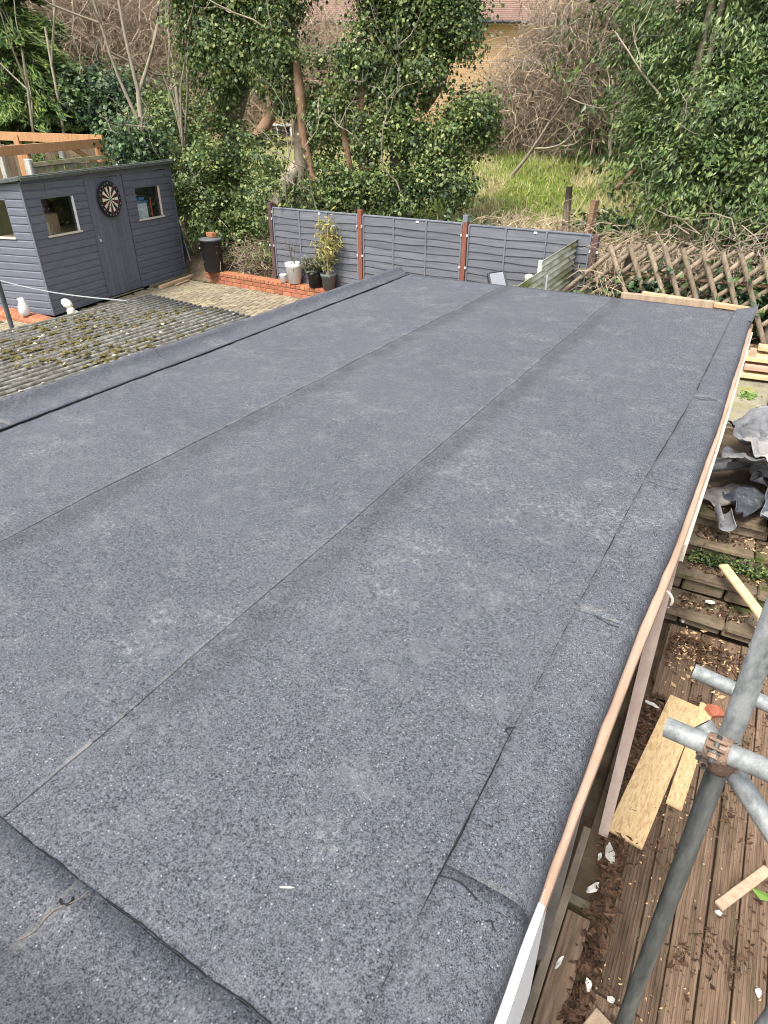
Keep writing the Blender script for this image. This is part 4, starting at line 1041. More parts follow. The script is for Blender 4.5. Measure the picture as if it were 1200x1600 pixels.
# ================================================================== GREEN CORRUGATED SHEET SCREEN
CS = thing('corrugated_screen', 'mossy green corrugated sheet screen standing behind the felt roof', 'screen', (-2.3, 8.2, .66))
def csheet(y0, y1, z0a, z0b, x):
    zs = np.arange(.62, 0, -1); n = 150; ys = np.linspace(y0, y1, 6); G = []
    for i in range(n):
        t = i / (n - 1); row = []
        for y in ys:
            zt = z0a + (z0b - z0a) * (y - y0) / (y1 - y0); z = .70 + (zt - .70) * t
            row.append((x + .014 * math.cos(2 * math.pi * (z - zt) / .076) + .02 * (t - 1), y, z))
        G.append(row)
    return sheet('corrugated_sheet', np.array(G), 'green_sheet', CS, thick=.003)
csheet(6.86, 7.86, 1.885, 1.925, -2.29); csheet(7.78, 9.62, 2.005, 2.075, -2.325)
bx('support_post', (-2.34, 7.80, 1.34), (.05, .05, 1.32), 'concrete', CS); bx('support_post', (-2.35, 9.62, 1.38), (.06, .06, 1.42), 'bark_brown', CS)
bx('edge_strip', (-2.265, 7.87, 1.25), (.02, .025, 1.15), 'white_clip', CS)
bx('support_post', (-2.36, 7.0, 1.25), (.05, .05, 1.2), 'mossy_wood', CS)
# lamp-like black box and white tub beside it
FL = thing('lamp_like_box', 'black framed lamp-like box with pale glass face beside grey fence', 'lamp_like_box', (-2.62, 7.05, .66))
tube('stand', [(-2.62, 7.05, .66), (-2.60, 7.02, 1.78)], .018, 'plastic_black', FL, 8)
hm = Matrix.Rotation(R(20), 3, 'Z') @ Matrix.Rotation(R(-52), 3, 'X') @ Matrix.Rotation(R(-14), 3, 'Y')
e_ = hm.to_euler(); c_ = Vector((-2.56, 7.0, 1.86))
hd_ = bx('housing', c_, (.20, .07, .28), 'plastic_black', FL, e_, .012)
bx('glass_face', (0, -.037, 0), (.15, .004, .22), 'lamp_glass', hd_); 
for sx in (-.085, .085): bx('frame_side', (sx, -.04, 0), (.018, .012, .26), 'dark_frame', hd_)
for sz in (-.125, .125): bx('frame_rail', (0, -.04, sz), (.18, .012, .018), 'dark_frame', hd_)
WT = thing('white_tub', 'small dirty white tub standing against corrugated screen', 'tub', (-2.42, 7.66, .66))
bx('stack_block', (-2.44, 7.66, 1.19), (.18, .18, 1.06), 'brick_orange', WT); lathe('tub', [(.04, 0), (.048, .12), (.052, .13), (.045, .145), (.02, .16)], 'ornament_stone', WT, (-2.42, 7.66, 1.70), 14)
single('loose_brick', (-2.35, 6.2, 1.90), (.215, .10, .065), 'brick_orange', 'orange brick just showing beyond far edge of felt roof', 'brick', (.1, 0, .5), .005)
tag(bar('support_plank', (-2.35, 6.2, .66), (-2.35, 6.22, 1.865), .2, .1, 'tan_board', None), 'upright timber under orange brick beyond far roof edge', 'timber')

# ================================================================== DIAGONAL POLE TRELLIS
TR = thing('lattice_fence', 'low rustic fence of crossed brown half round poles', 'fence', (-.2, 8.8, .66))
def half_pole(a, b, r, front):
    a = Vector(a); b = Vector(b); d = (b - a).normalized(); s = d.cross(Vector((0, 1, 0))).normalized(); V = []; k = 6
    for p in (a, (a + b) / 2 + s * random.uniform(-.008, .008), b):
        for j in range(k):
            t = math.pi * j / (k - 1); V.append(p + s * r * math.cos(t) + Vector((0, -1, 0)) * (r * math.sin(t)) * (1 if front else -1))
    F = []
    for i in range(2):
        for j in range(k): F.append([i * k + j, i * k + (j + 1) % k, (i + 1) * k + (j + 1) % k, (i + 1) * k + j])
    F += [list(range(k)), [2 * k + j for j in range(k)]]
    return put('pole', [tuple(v) for v in V], F, 'trellis_wood', TR)
for i in range(20):
    x = -1.78 + i * .212 + random.uniform(-.02, .02); zt = 2.10 + random.uniform(-.03, .03)
    half_pole((x, 8.78, zt), (x + .58, 8.78, zt - 1.12), .029, True)
    half_pole((x + .13, 8.842, zt + .01), (x + .13 - .78, 8.842, zt - .76), .028, True)
for x in (-1.55, .2, 1.9): tube('post', [(x, 8.93, .6), (x, 8.93, 2.0)], .05, 'bark', TR, 8)
for z in (1.75, 1.05): tube('rail', [(-1.8, 8.875, z), (2.4, 8.875, z + .02)], .028, 'bark_brown', TR, 6)

# ================================================================== LUMBER STACK ON TERRACE
lum = [((.02, 8.35, .86), (2.2, 8.55, .86), .16, .045, 'new_wood', 'lowest pale plank of the lumber stack behind roof corner'),
       ((.0, 8.62, .86), (2.2, 8.80, .86), .16, .045, 'new_wood_y', 'rear low plank of the lumber stack behind roof corner'),
       ((.05, 8.42, .95), (2.2, 8.60, .95), .20, .06, 'batten', 'reddish plank in the middle of lumber stack'),
       ((.02, 8.50, 1.04), (2.2, 8.62, 1.04), .30, .05, 'new_wood', 'wide pale board on top of lumber stack'),
       ((.14, 8.60, 1.13), (2.2, 8.66, 1.13), .14, .05, 'new_wood_y', 'uppermost yellow batten of lumber stack')]
for (a, b, w, h, m, lb) in lum: tag(bar('lumber_plank', a, b, w, h, m, None), lb, 'plank', 'lumber stacked behind the roof corner')
single('wood_block', (.10, 8.42, 1.10), (.07, .09, .10), 'batten', 'small reddish wood block on lumber stack by roof corner', 'block')

# ================================================================== HEAP OF TORN OLD FELT
def crumple(name, label, c, L, W, rot, m, amp, seed, roll=0, zc=0, pl=0):
    r = np.random.default_rng(seed); n, k = 56, 34; G = np.zeros((n, k, 3)); M = Euler(rot).to_matrix()
    for i in range(n):
        for j in range(k):
            u = (i / (n - 1) - .5) * L; v = (j / (k - 1) - .5) * W
            h = amp * (1.5 * nz(u, v, seed, 3.5) + .9 * max(0, .5 - abs(nz(u * .45, v, seed + 5, 8))) ** 1.5 + .25 * nz(u, v, seed + 9, 14) + .30 * abs(math.sin(10 * v + 5 * nz(u, v, seed, 2.2))))
            if roll:
                a = v / roll; p = Vector((u, roll * math.sin(a), roll * (1 - math.cos(a)) + h * .5))
            else: p = Vector((u + .3 * h, v * (1 + .2 * nz(u, 0, seed, 4)) + .04 * nz(u, v, seed + 2, 6), h))
            G[i, j] = M @ p + Vector(c)
    o = sheet(name, G, m, None, origin=c, thick=.006, smooth=True)
    return tag(o, label, 'torn felt', 'heap of torn old roofing felt')
crumple('torn_felt', 'flat grey felt sheet with folded edge topping the torn heap', (.46, 6.30, 1.06), .75, .42, (.35, -.12, -.70), 'old_felt', .05, 3)
crumple('torn_felt', 'long crumpled grey felt strip hanging down front of the heap', (.27, 5.62, .92), 1.05, .28, (.1, .42, 1.42), 'old_felt', .10, 8)
crumple('torn_felt', 'pale stained felt sheet folded in middle of the heap', (.44, 5.66, .94), .95, .42, (.2, .40, 1.30), 'old_felt_pale', .13, 12)
crumple('torn_felt', 'rolled tube of grey felt at left of the heap', (.13, 5.72, .80), .34, .24, (0, -.1, .55), 'old_felt', .015, 17, roll=.055)
crumple('torn_felt', 'curled grey felt scrap lying on step below the heap', (.19, 5.00, .66), .20, .26, (.3, -.2, 1.9), 'old_felt', .02, 22, roll=.06)
crumple('torn_felt', 'shiny bluish black felt piece low at right of heap', (.62, 5.38, .80), .50, .40, (.3, .1, .4), 'old_felt_blue', .12, 27)
crumple('torn_felt', 'small brown stained felt scrap beside the rolled tube', (.16, 5.40, .70), .30, .20, (.1, .1, .9), 'old_felt_pale', .07, 33)
crumple('torn_felt', 'dark felt underlay at back of the torn heap', (.62, 5.95, .90), 1.0, .8, (.2, .1, .5), 'old_felt', .14, 39)
crumple('torn_felt', 'grey felt flap at right edge of heap above step', (.66, 5.15, .74), .38, .28, (.4, .2, 1.0), 'old_felt', .08, 44)
crumple('torn_felt', 'creased black felt strip tucked under the front of heap', (.36, 5.30, .76), .60, .22, (.2, .35, 1.1), 'old_felt_blue', .09, 51)

# ================================================================== BOARDS AND SCRAPS ON THE DECK
tag(bar('osb_board', (.265, 3.605, .018), (.120, 2.405, .020), .192, .018, 'osb', None, .002), 'long strip of tan oriented strand board on the deck', 'board')
tag(bar('osb_board', (.400, 3.645, .016), (.322, 2.745, .018), .088, .018, 'osb', None, .002), 'narrow strip of strand board beside the longer one', 'board')
tag(bar('yellow_plank', (.285, 4.70, .47), (.70, 4.20, .34), .075, .02, 'new_wood', None, .003), 'pale yellow plank lying across garden steps', 'plank')
tag(bar('wood_scrap', (.17, 1.36, .024), (.235, 1.53, .024), .12, .02, 'tan_board', None), 'flat brown board offcut at bottom edge of deck', 'offcut')
tag(bar('wood_scrap', (.60, 2.28, .022), (.80, 2.60, .03), .05, .022, 'tan_board', None), 'short brown stick of wood lying right of scaffold brace', 'offcut')
single('brick_fragment', (.445, 3.60, .03), (.10, .08, .06), 'brick_orange', 'broken red brick piece on deck beside scaffold pole', 'brick', (.1, .1, .6), .012, warp=.008)
def flake(label, c, s, rz, m='white_foam', name='white_flake', group='white flakes scattered on the deck', cat='flake', seed=0):
    r = random.Random(seed); k = 9; V = []
    for zz in (0, .008):
        for j in range(k):
            a = 2 * math.pi * j / k; q = r.uniform(.65, 1.15); x = s[0] * q * math.cos(a) / 2; y = s[1] * q * math.sin(a) / 2
            V.append((c[0] + x * math.cos(rz) - y * math.sin(rz), c[1] + x * math.sin(rz) + y * math.cos(rz), c[2] + zz + r.uniform(0, .01)))
    o = put(name, V, [list(range(k))[::-1], list(range(k, 2 * k))] + [[j, (j + 1) % k, (j + 1) % k + k, j + k] for j in range(k)], m, origin=c); return tag(o, label, cat, group)
fl = [('large white flake below the end of long strand board', (0.070, 2.280, 0.020), (.05, .12), .3), ('white flake lying lower down the leaf filled gutter', (0.038, 2.056, 0.020), (.04, .09), -.4),
      ('thin white sliver near bottom of deck gutter', (-0.013, 1.642, 0.020), (.02, .08), -.3), ('upright white sliver at far end of deck below first step', (0.130, 4.475, 0.030), (.03, .10), .1),
      ('curved white strip at head of long strand board', (0.076, 3.447, 0.030), (.10, .03), -.2), ('small white chunk on second garden step', (0.282, 4.613, 0.160), (.07, .05), 0),
      ('white chip beside large white flake', (0.027, 2.236, 0.020), (.02, .05), 0), ('white nub at foot of deck near brown offcut', (0.226, 1.611, 0.020), (.04, .03), 0),
      ('small white stone right of scaffold pole foot', (0.602, 2.242, 0.020), (.04, .03), .3), ('white chip near right edge at bottom of deck', (0.790, 1.965, 0.020), (.03, .04), .3),
      ('white lump on gutter leaves by curled brown leaf', (0.128, 1.619, 0.020), (.03, .05), .3)]
for i, (lb, c, s, rz) in enumerate(fl): flake(lb, c, s, rz, seed=i)
lf = leaf_mesh('green_leaf', np.array([(0.779, 2.450, 0.030)]), np.array([[0, 0, 1.]]), np.array([[-1., .3, 0]]), np.array([.11]), .5, 'bright_leaf', None, origin=(0.779, 2.450, 0.030)); tag(lf, 'single fresh green leaf on deck at right edge', 'leaf')
# curled brown leaves and litter along the gutter, chips on the deck and steps
def litter(name, label, cat, m, n, sampler, size, seed, zup=.012, asp=.45, tilt=.5):
    r = np.random.default_rng(seed); P = np.array([sampler(r) for _ in range(n)]); P[:, 2] += r.uniform(0, zup, n)
    nr = np.array([0, 0, 1.]) + r.normal(size=(n, 3)) * tilt; tp = r.normal(size=(n, 3)) * np.array([1, 1, .3])
    o = leaf_mesh(name, P, nr, tp, size * r.uniform(.4, 1.5, n), asp, m, None, fold=.2); return tag(o, label, cat, kind='stuff')
def gut(r):
    y = r.uniform(.6, 2.42); return (.105 + .03 * r.normal(), y, .0)
litter('leaf_litter', 'dark curled dead leaves filling gutter along building', 'leaves', 'litter_leaf', 900, gut, .055, 1, .035, .5, .8)
rcl = np.random.default_rng(88); CL = [(abs(rcl.normal()) * .5 + .22, rcl.uniform(1.0, 4.3), rcl.uniform(.02, .11)) for _ in range(46)]
def clustered(r):
    x, y, s = CL[r.integers(len(CL))]; return (x + r.normal() * s * .7, y + r.normal() * s * 1.3, .004)
litter('deck_leaves', 'scattered brown dead leaves on the deck boards', 'leaves', 'litter_leaf', 900, clustered, .036, 2, .014, .42, .7)
litter('deck_crumbs', 'dark crumbs and soil specks on the deck boards', 'debris', 'litter_leaf', 1600, clustered, .012, 15, .006, .6, .4)
litter('wood_chips', 'pale wood chips scattered over deck and gutter', 'chips', 'chip_wood', 260, lambda r: ((lambda x, y: (x, y, .004))(abs(r.normal()) * .35 + .12, r.uniform(1.0, 4.4))), .016, 3, .008, .5, .3)
litter('corner_chips', 'wood chips and leaves gathered below first step', 'chips', 'chip_wood', 150, lambda r: (abs(r.normal()) * .22 + .12, 4.1 + r.normal() * .2, .004), .045, 4, .02, .45, .4)
litter('corner_leaves', 'dead leaves gathered at foot of the steps', 'leaves', 'litter_leaf', 500, lambda r: (abs(r.normal()) * .3 + .08, min(4.4, 4.3 - abs(r.normal()) * .15), .004), .04, 5, .03, .45, .6)
litter('strand_leaves', 'dead leaves and splinters left of long strand board', 'leaves', 'litter_leaf', 500, lambda r: (.08 + .04 * r.normal(), r.uniform(2.3, 3.6), -.01), .045, 14, .03, .45, .6)
def onstep(r):
    k = r.integers(0, 4); y0, z = ((4.50, .125), (4.78, .305), (5.0, .485), (5.25, .635))[k]; return (abs(r.normal()) * .4 + .05, y0 + r.uniform(0, .2 if k < 3 else .8), z)
litter('step_chips', 'chips and crumbs lying on the garden steps', 'chips', 'chip_wood', 240, onstep, .03, 6, .01, .5, .3)
litter('step_leaves', 'dead leaves lying on the garden steps', 'leaves', 'litter_leaf', 700, onstep, .04, 7, .02, .45, .5)
r6 = np.random.default_rng(6)
wp = np.array([(r6.uniform(.05, .9), 4.90 + r6.normal() * .03, .33 + abs(r6.normal()) * .05) for _ in range(1500)])
o = leaf_mesh('step_weeds', wp, r6.normal(size=(1500, 3)) + np.array([0, -.4, 1.]), r6.normal(size=(1500, 3)), r6.uniform(.012, .035, 1500), .7, 'ivy_light', None); tag(o, 'small green weeds along riser of the garden steps', 'weeds', kind='stuff')
wp = np.array((0.168, 7.752, 0.810)) + r6.normal(size=(160, 3)) * np.array([.05, .07, .02]); o = leaf_mesh('slab_weed', wp, r6.normal(size=(160, 3)) + np.array([0, 0, 1.]), r6.normal(size=(160, 3)), r6.uniform(.02, .05, 160), .5, 'bright_leaf', None, origin=(0.168, 7.783, 0.800)); tag(o, 'bright green weed growing between terrace slabs', 'weed', kind='stuff')

# ================================================================== SCAFFOLD
SC = thing('scaffold', 'galvanised scaffold poles clamped together at right of the roof', 'scaffold', (.2, .88, 0))
TRd = .0242
def pole(a, b, m='galv', hollow=True, name='scaffold_tube', label=None):
    a = Vector(a); b = Vector(b); d = (b - a).normalized()
    o = tube(name, [a, a.lerp(b, .33), a.lerp(b, .66), b], TRd, m, SC, 20, caps=False)
    if label: o['label'] = label
    for e, s in ((a, 1), (b, -1)):
        rot = d.to_track_quat('Z', 'Y').to_matrix()
        V = []; n = 20
        for r_, off in ((TRd, 0), (TRd - .004, 0), (TRd - .004, .03)):
            for j in range(n):
                t = 2 * math.pi * j / n; V.append(tuple(e + rot @ Vector((r_ * math.cos(t), r_ * math.sin(t), off * s))))
        F = [[i * n + j, i * n + (j + 1) % n, (i + 1) * n + (j + 1) % n, (i + 1) * n + j] for i in range(2) for j in range(n)] + [list(range(2 * n, 3 * n))]
        q = put('tube_end', V, F, 'tube_inside', SC); q.data.materials.append(MATS['galv'])
        for pi in range(n): q.data.polygons[pi].material_index = 1
    return o
s_top, s_bot = Vector((0.192, 1.250, 2.500)), Vector((0.235, 1.243, 0.710))
sd = (s_top - s_bot).normalized()
jz = (0.202, 1.249, 2.117)[2]
def on(z): return s_bot + sd * ((z - s_bot.z) / sd.z)
pole(on(jz + .004), on(4.4), 'galv', label='upper pale scaffold upright'); pole(on(.03), on(jz - .004), 'galv_dark', label='lower dark scaffold upright')
la, lb_ = Vector((0.070, 1.202, 2.118)), Vector((0.274, 1.158, 2.148))
pole(la, la + (lb_ - la).normalized() * 1.6)
l2a, l2b = Vector((0.125, 1.791, 1.813)), Vector((0.346, 1.776, 1.793))
pole(l2a, l2a + (l2b - l2a).normalized() * 1.6)
b1, b2 = Vector((0.150, 1.332, 2.043)), Vector((0.334, 1.220, 1.921))
pole(b1, b1 + (b2 - b1).normalized() * 1.5, label='diagonal brace of scaffold')
f1 = Vector((0.401, 0.893, 1.760)); pole((f1.x, f1.y, .03), (f1.x + .01, f1.y, 2.6))
bx('base_plate', (on(.015).x, on(.015).y, .016), (.15, .15, .012), 'rust', SC); bx('base_plate', (f1.x, f1.y, .016), (.15, .15, .012), 'rust', SC)
def collar(name, c, d, r, w, m='rust', parent=SC, th=.007):
    """coupler band around a tube with two lugs and a bolt"""
    d = Vector(d).normalized(); rot = d.to_track_quat('Z', 'Y').to_matrix(); n = 18; V = []
    for (rr_, z) in ((r, -w / 2), (r + th, -w / 2), (r + th * 1.3, 0), (r + th, w / 2), (r, w / 2)):
        for j in range(n):
            t = 2 * math.pi * j / n; V.append(tuple(Vector(c) + rot @ Vector((rr_ * math.cos(t), rr_ * math.sin(t), z))))
    F = [[i * n + j, i * n + (j + 1) % n, (i + 1) * n + (j + 1) % n, (i + 1) * n + j] for i in range(4) for j in range(n)]
    return put(name, V, F, m, parent, smooth=True)
def bolt(c, d, parent, L=.05):
    d = Vector(d).normalized(); c = Vector(c)
    tube('bolt', [c, c + d * L], .0055, 'galv_dark', parent, 8); tube('nut', [c + d * (L * .68), c + d * (L * .84)], .0105, 'rust', parent, 6, smooth=False)
    tube('washer', [c + d * (L * .62), c + d * (L * .68)], .013, 'galv_dark', parent, 10)
cz = on(jz - .035); ld_ = (lb_ - la).normalized()
lx = la + ld_ * ((cz - la).dot(ld_))
cam_dir = (cam.location - cz).normalized(); side = sd.cross(cam_dir).normalized()
def plate(c, ax, s, up_):
    ax = Vector(ax).normalized(); q = ax.to_track_quat('Y', 'Z').to_euler(); return bx('coupler_lug', c, s, 'rust', SC, q, .003)
def clamp(c, d, out, w=.044):
    # hinged jaw round a tube: band, pair of lugs on one side, hinge knuckle on the other, bolt with nut and washer
    d = Vector(d).normalized(); out = Vector(out); out = (out - d * out.dot(d)).normalized(); tn = d.cross(out).normalized(); c = Vector(c)
    collar('coupler', c, d, TRd + .0003, w, 'rust', SC, .0055)
    for s_ in (-1, 1): plate(c + out * .036 + tn * (.009 * s_), tn, (w * .8, .006, .024), out)
    tube('hinge_pin', [c - out * .033 - d * w * .5, c - out * .033 + d * w * .5], .0075, 'rust', SC, 8)
    bolt(c + out * .037 - tn * .022, tn, SC, .062)
clamp(on(jz - .085), sd, -side + cam_dir * .3); clamp(lx, ld_, cam_dir + Vector((0, 0, .3)), .048)
bx('coupler_body', (lx + on(jz - .05)) / 2, (.034, .04, .034), 'rust', SC, (0, 0, .1), .006)
clamp(b1 + (b2 - b1).normalized() * .075, b2 - b1, Vector((-.3, .2, 1)))

# ================================================================== HOUSE BEYOND
hd1 = Vector((8.28, 4.97, 0)).normalized(); he = Vector((-13.18, 31.34, 0)); hrz = math.atan2(hd1.y, hd1.x)
HS = thing('brick_house', 'ochre brick house with brown tiled roof seen through the trees', 'house', he - hd1 * 12, hrz, local=True)
# local x along the wall, -y towards the camera
HL0, HL1, ze = -16, 21, 7.35
wl = put('wall', [(HL0, 0, 1.5), (HL1, 0, 1.5), (HL1, 0, ze), (HL0, 0, ze), (HL0, 8, 1.5), (HL1, 8, 1.5), (HL1, 8, ze), (HL0, 8, ze)], [[0, 1, 2, 3], [1, 5, 6, 2], [4, 0, 3, 7], [5, 4, 7, 6]], 'far_brick', HS)
rg2 = 4.2; ov = .35
rfV = []; rows = 46
for i in range(rows):
    t0 = i / rows; t1 = (i + 1) / rows
    for (t, dz) in ((t0, .03), (t1, 0.0)):
        for x in (HL0 - .3, HL1 + .3): rfV.append((x, -ov + t * (rg2 + ov), ze - .12 + t * 3.6 + dz))
rfF = [[4 * i, 4 * i + 1, 4 * i + 3, 4 * i + 2] for i in range(rows)] + [[4 * i + 2, 4 * i + 3, 4 * i + 5, 4 * i + 4] for i in range(rows - 1)]
rf_ = put('roof', rfV, rfF, 'house_roof', HS)
put('roof', [(HL0 - .3, 4.2, ze + 3.48), (HL1 + .3, 4.2, ze + 3.48), (HL1 + .3, 8.5, ze - .1), (HL0 - .3, 8.5, ze - .1)], [[0, 1, 2, 3]], 'house_roof', HS)
tube('gutter', [(HL0 - .3, -.42, ze - .14), (HL1 + .3, -.42, ze - .14)], .06, 'plastic_black', HS, 8); bx('soffit', ((HL0 + HL1) / 2, -.17, ze - .16), (HL1 - HL0, .3, .03), 'white_paint', HS)
tube('downpipe', [(8.3, -.12, ze - .2), (8.3, -.12, 1.6)], .05, 'plastic_black', HS, 8)
for x in (-12, -7.5, -1.6, 3.0, 6.3, 14.6, 18.2):
    for z in (5.6, 3.0):
        w = bx('window', (x, -.02, z), (1.3, .06, 1.15), 'white_paint', HS); 
        for sx in (-.31, .31): bx('pane', (sx, -.035, 0), (.54, .02, 1.0), 'dark_glass', w)
        bx('window_sill', (0, -.08, -.62), (1.45, .18, .06), 'concrete', w)

# ================================================================== TREES
def ivy_tree(label, base, blobs, n, seed, trunkpts, trad, m='ivy', size=.085, name='ivy_tree', extra=None, cat='tree', bark='bark', asp=.85, bare=5, **kw):
    rng = np.random.default_rng(seed); T = thing(name, label, cat, base)
    tube('trunk', trunkpts, trad, bark, T, 9)
    foliage('crown', rng, blobs, n, size, m, T, asp, **kw)
    if bare:
        for _ in range(bare):
            out = []; b = blobs[rng.integers(len(blobs))]; branch_paths(rng, (b[0] + rng.normal() * .2, b[1] - abs(rng.normal()) * .2, b[2] - b[5] * .3), (rng.normal() * .8, -.3 + rng.normal() * .3, .6), rng.uniform(.6, 1.3), .018, 2, out, 5, .25, .7)
            branches('limb', out, 'bark_pale', T, 4)
    if extra: extra(T, rng)
    return T
def BL(l): return [tuple(q) if len(q) == 6 else (*q[0], *q[1]) for q in l]

# ivy covered tree left of centre
ivy_tree('ivy covered tree leaning behind the dustbin at left', (-9.899, 10.935, 1.015),
  BL([((-10.029, 11.087, 4.965), (.75, .6, .9)), ((-9.581, 11.215, 4.621), (.65, .5, .6)), ((-10.019, 11.096, 5.868), (.9, .8, .8)), ((-9.227, 11.508, 5.687), (.6, .6, .7)),
      ((-9.849, 11.114, 3.878), (.28, .3, .5)), ((-9.980, 10.997, 2.972), (.55, .45, .6)), ((-10.202, 10.513, 2.538), (.5, .4, .6)), ((-9.744, 11.073, 2.235), (.55, .4, .6)),
      ((-10.005, 10.426, 1.805), (.6, .35, .5)), ((-9.378, 10.993, 1.605), (.35, .3, .35))]), 50000, 101,
  [(-9.958, 11.017, 0.869), (-10.002, 11.111, 2.223), (-9.966, 11.277, 3.354), (-9.669, 11.533, 4.301), (-9.957, 11.285, 5.075), (-9.985, 11.260, 6.064)], [.2, .19, .17, .16, .13, .08], 'ivy_light', .056, jit=.16, per=60, cr=.13, inner=.15)
def centre_extra(T, rng):
    tube('trunk', [(-8.080, 10.056, 2.133), (-8.016, 10.487, 2.568), (-7.930, 10.925, 2.946), (-7.865, 11.340, 3.552)], [.13, .12, .11, .09], 'bark_pale', T, 9)
    tube('trunk', [(-7.354, 10.476, 2.133), (-7.501, 10.495, 2.663), (-7.660, 10.503, 3.204), (-7.676, 10.492, 3.906), (-7.696, 10.477, 4.305)], [.05, .05, .075, .085, .06], 'bark_brown', T, 8)
    tube('trunk', [(-8.545, 10.322, 3.202), (-8.389, 10.577, 3.545), (-8.199, 10.851, 3.837)], [.1, .1, .09], 'bark_brown', T, 8)
ivy_tree('slender ivy clad tree with bare reddish trunk left of centre', (-7.879, 10.591, 2.013),
  BL([((-8.096, 10.678, 4.901), (.35, .35, .6)), ((-8.177, 10.616, 4.333), (.42, .35, .5)), ((-8.167, 10.624, 3.829), (.35, .3, .3)), ((-8.113, 10.665, 5.637), (.6, .5, .7)), ((-7.507, 10.858, 3.917), (.32, .3, .55)), ((-7.430, 10.789, 3.300), (.33, .3, .5)), ((-7.280, 10.649, 2.560), (.35, .3, .5)), ((-7.586, 10.310, 2.209), (.35, .25, .3)), ((-8.453, 10.397, 2.900), (.3, .3, .35)), ((-8.377, 10.202, 2.236), (.4, .3, .35))]),
  22000, 102, [(-7.888, 10.584, 1.848), (-7.925, 10.805, 3.349), (-8.044, 10.842, 4.655), (-8.061, 10.829, 5.736)], [.14, .12, .1, .06], 'ivy_light', .052, extra=centre_extra, jit=.15, per=60, cr=.11, inner=.15)
def big_extra(T, rng):
    tube('trunk', [(-6.707, 10.667, 2.064), (-6.771, 10.626, 2.675), (-6.771, 10.507, 3.114), (-6.811, 10.482, 3.347)], [.05, .05, .055, .05], 'bark_brown', T, 8)
    tube('trunk', [(-5.796, 11.413, 3.627), (-5.561, 11.640, 3.993), (-5.479, 11.789, 4.438)], [.1, .08, .06], 'bark_brown', T, 8)
    tube('trunk', [(-6.622, 10.837, 2.053), (-6.682, 10.917, 3.535), (-6.736, 11.001, 4.604)], [.1, .09, .08], 'bark_brown', T, 8)
ivy_tree('large ivy smothered tree towering behind the grey fence', (-6.165, 11.217, 1.936),
  BL([((-6.512, 11.136, 4.477), (.5, .5, .42)), ((-6.834, 10.941, 4.172), (.3, .3, .35)), ((-5.874, 11.260, 4.829), (.62, .5, .42)), ((-5.365, 11.401, 4.570), (.48, .4, .34)), ((-6.071, 11.382, 5.568), (1.1, .8, .7)), ((-5.237, 11.679, 4.956), (.3, .3, .3)), ((-5.673, 11.251, 4.152), (.42, .36, .36)), ((-6.277, 11.155, 3.810), (.32, .32, .36)),
      ((-6.493, 10.915, 3.206), (.30, .3, .42)), ((-5.938, 11.113, 3.301), (.26, .26, .36)), ((-5.485, 11.121, 3.115), (.36, .3, .36)), ((-4.912, 11.494, 3.618), (.36, .32, .30)), ((-5.071, 11.316, 3.209), (.34, .3, .32)), ((-4.800, 11.758, 3.301), (.24, .25, .28)), ((-5.204, 11.034, 2.649), (.44, .3, .34)), ((-5.686, 10.794, 2.403), (.40, .3, .32)), ((-6.317, 10.670, 2.388), (.42, .3, .36)), ((-6.906, 10.658, 2.469), (.24, .25, .34)), ((-4.945, 11.153, 2.408), (.24, .25, .25)), ((-7.131, 10.870, 3.632), (.22, .22, .4))]),
  72000, 103, [(-6.160, 11.334, 1.817), (-6.226, 11.412, 3.348), (-6.097, 11.481, 4.442), (-6.121, 11.469, 5.738)], [.2, .18, .15, .08], 'ivy_light', .050, extra=big_extra, jit=.14, per=60, cr=.12, inner=.15)
# big evergreen at right
ivy_tree('dense glossy evergreen tree overhanging the crossed pole fence', (-0.588, 11.385, 1.870),
  BL([((-1.780, 11.867, 4.431), (.9, .8, .7)), ((-1.035, 11.453, 4.494), (.9, .8, .8)), ((-1.905, 11.442, 3.735), (.62, .6, .5)), ((-1.121, 10.943, 3.487), (.8, .7, .6)), ((-0.530, 10.987, 3.553), (.8, .7, .7)), ((-1.794, 11.055, 3.106), (.55, .55, .45)), ((-1.154, 10.537, 2.820), (.75, .6, .5)),
      ((-0.498, 10.588, 2.685), (.75, .6, .5)), ((-0.069, 10.800, 2.983), (.8, .7, .8)), ((-1.294, 10.420, 2.432), (.5, .45, .3)), ((-0.520, 10.187, 2.295), (.6, .4, .28)), ((0.073, 10.400, 2.270), (.7, .5, .4)), ((-1.575, 11.896, 5.254), (1.3, 1, .9)), ((-0.042, 12.000, 4.356), (1.2, 1, 1.4)), ((-2.081, 11.310, 3.422), (.3, .3, .3))]),
  90000, 104, [(-0.477, 11.290, 1.802), (-0.733, 11.276, 2.306), (-1.061, 11.551, 3.341), (-1.393, 11.919, 4.839), (-1.530, 11.902, 5.381)], [.16, .15, .14, .12, .06], 'laurel', .066, 'evergreen_tree', None, 'tree', 'bark', .42, 4, droop=.9, per=50, cr=.10, jit=.14, up=.9, inner=.2)
def px_tube(label, pts, r, m, name, cat): return tag(tube(name, pts, r, m, None, 8, origin=pts[0]), label, cat)
px_tube('bare pale trunk rising through top of right evergreen, the left one', [(-1.535, 11.296, 2.132), (-1.542, 11.194, 3.418), (-1.518, 11.097, 4.075), (-1.496, 11.100, 4.876)], [.06, .055, .05, .045], 'bark_pale', 'dead_sapling', 'sapling')
px_tube('bare pale trunk rising through top of right evergreen, the right one', [(-1.427, 11.310, 2.136), (-1.418, 11.211, 3.418), (-1.394, 11.113, 4.141), (-1.370, 11.116, 4.869)], [.05, .045, .04, .035], 'bark_pale', 'dead_sapling', 'sapling')
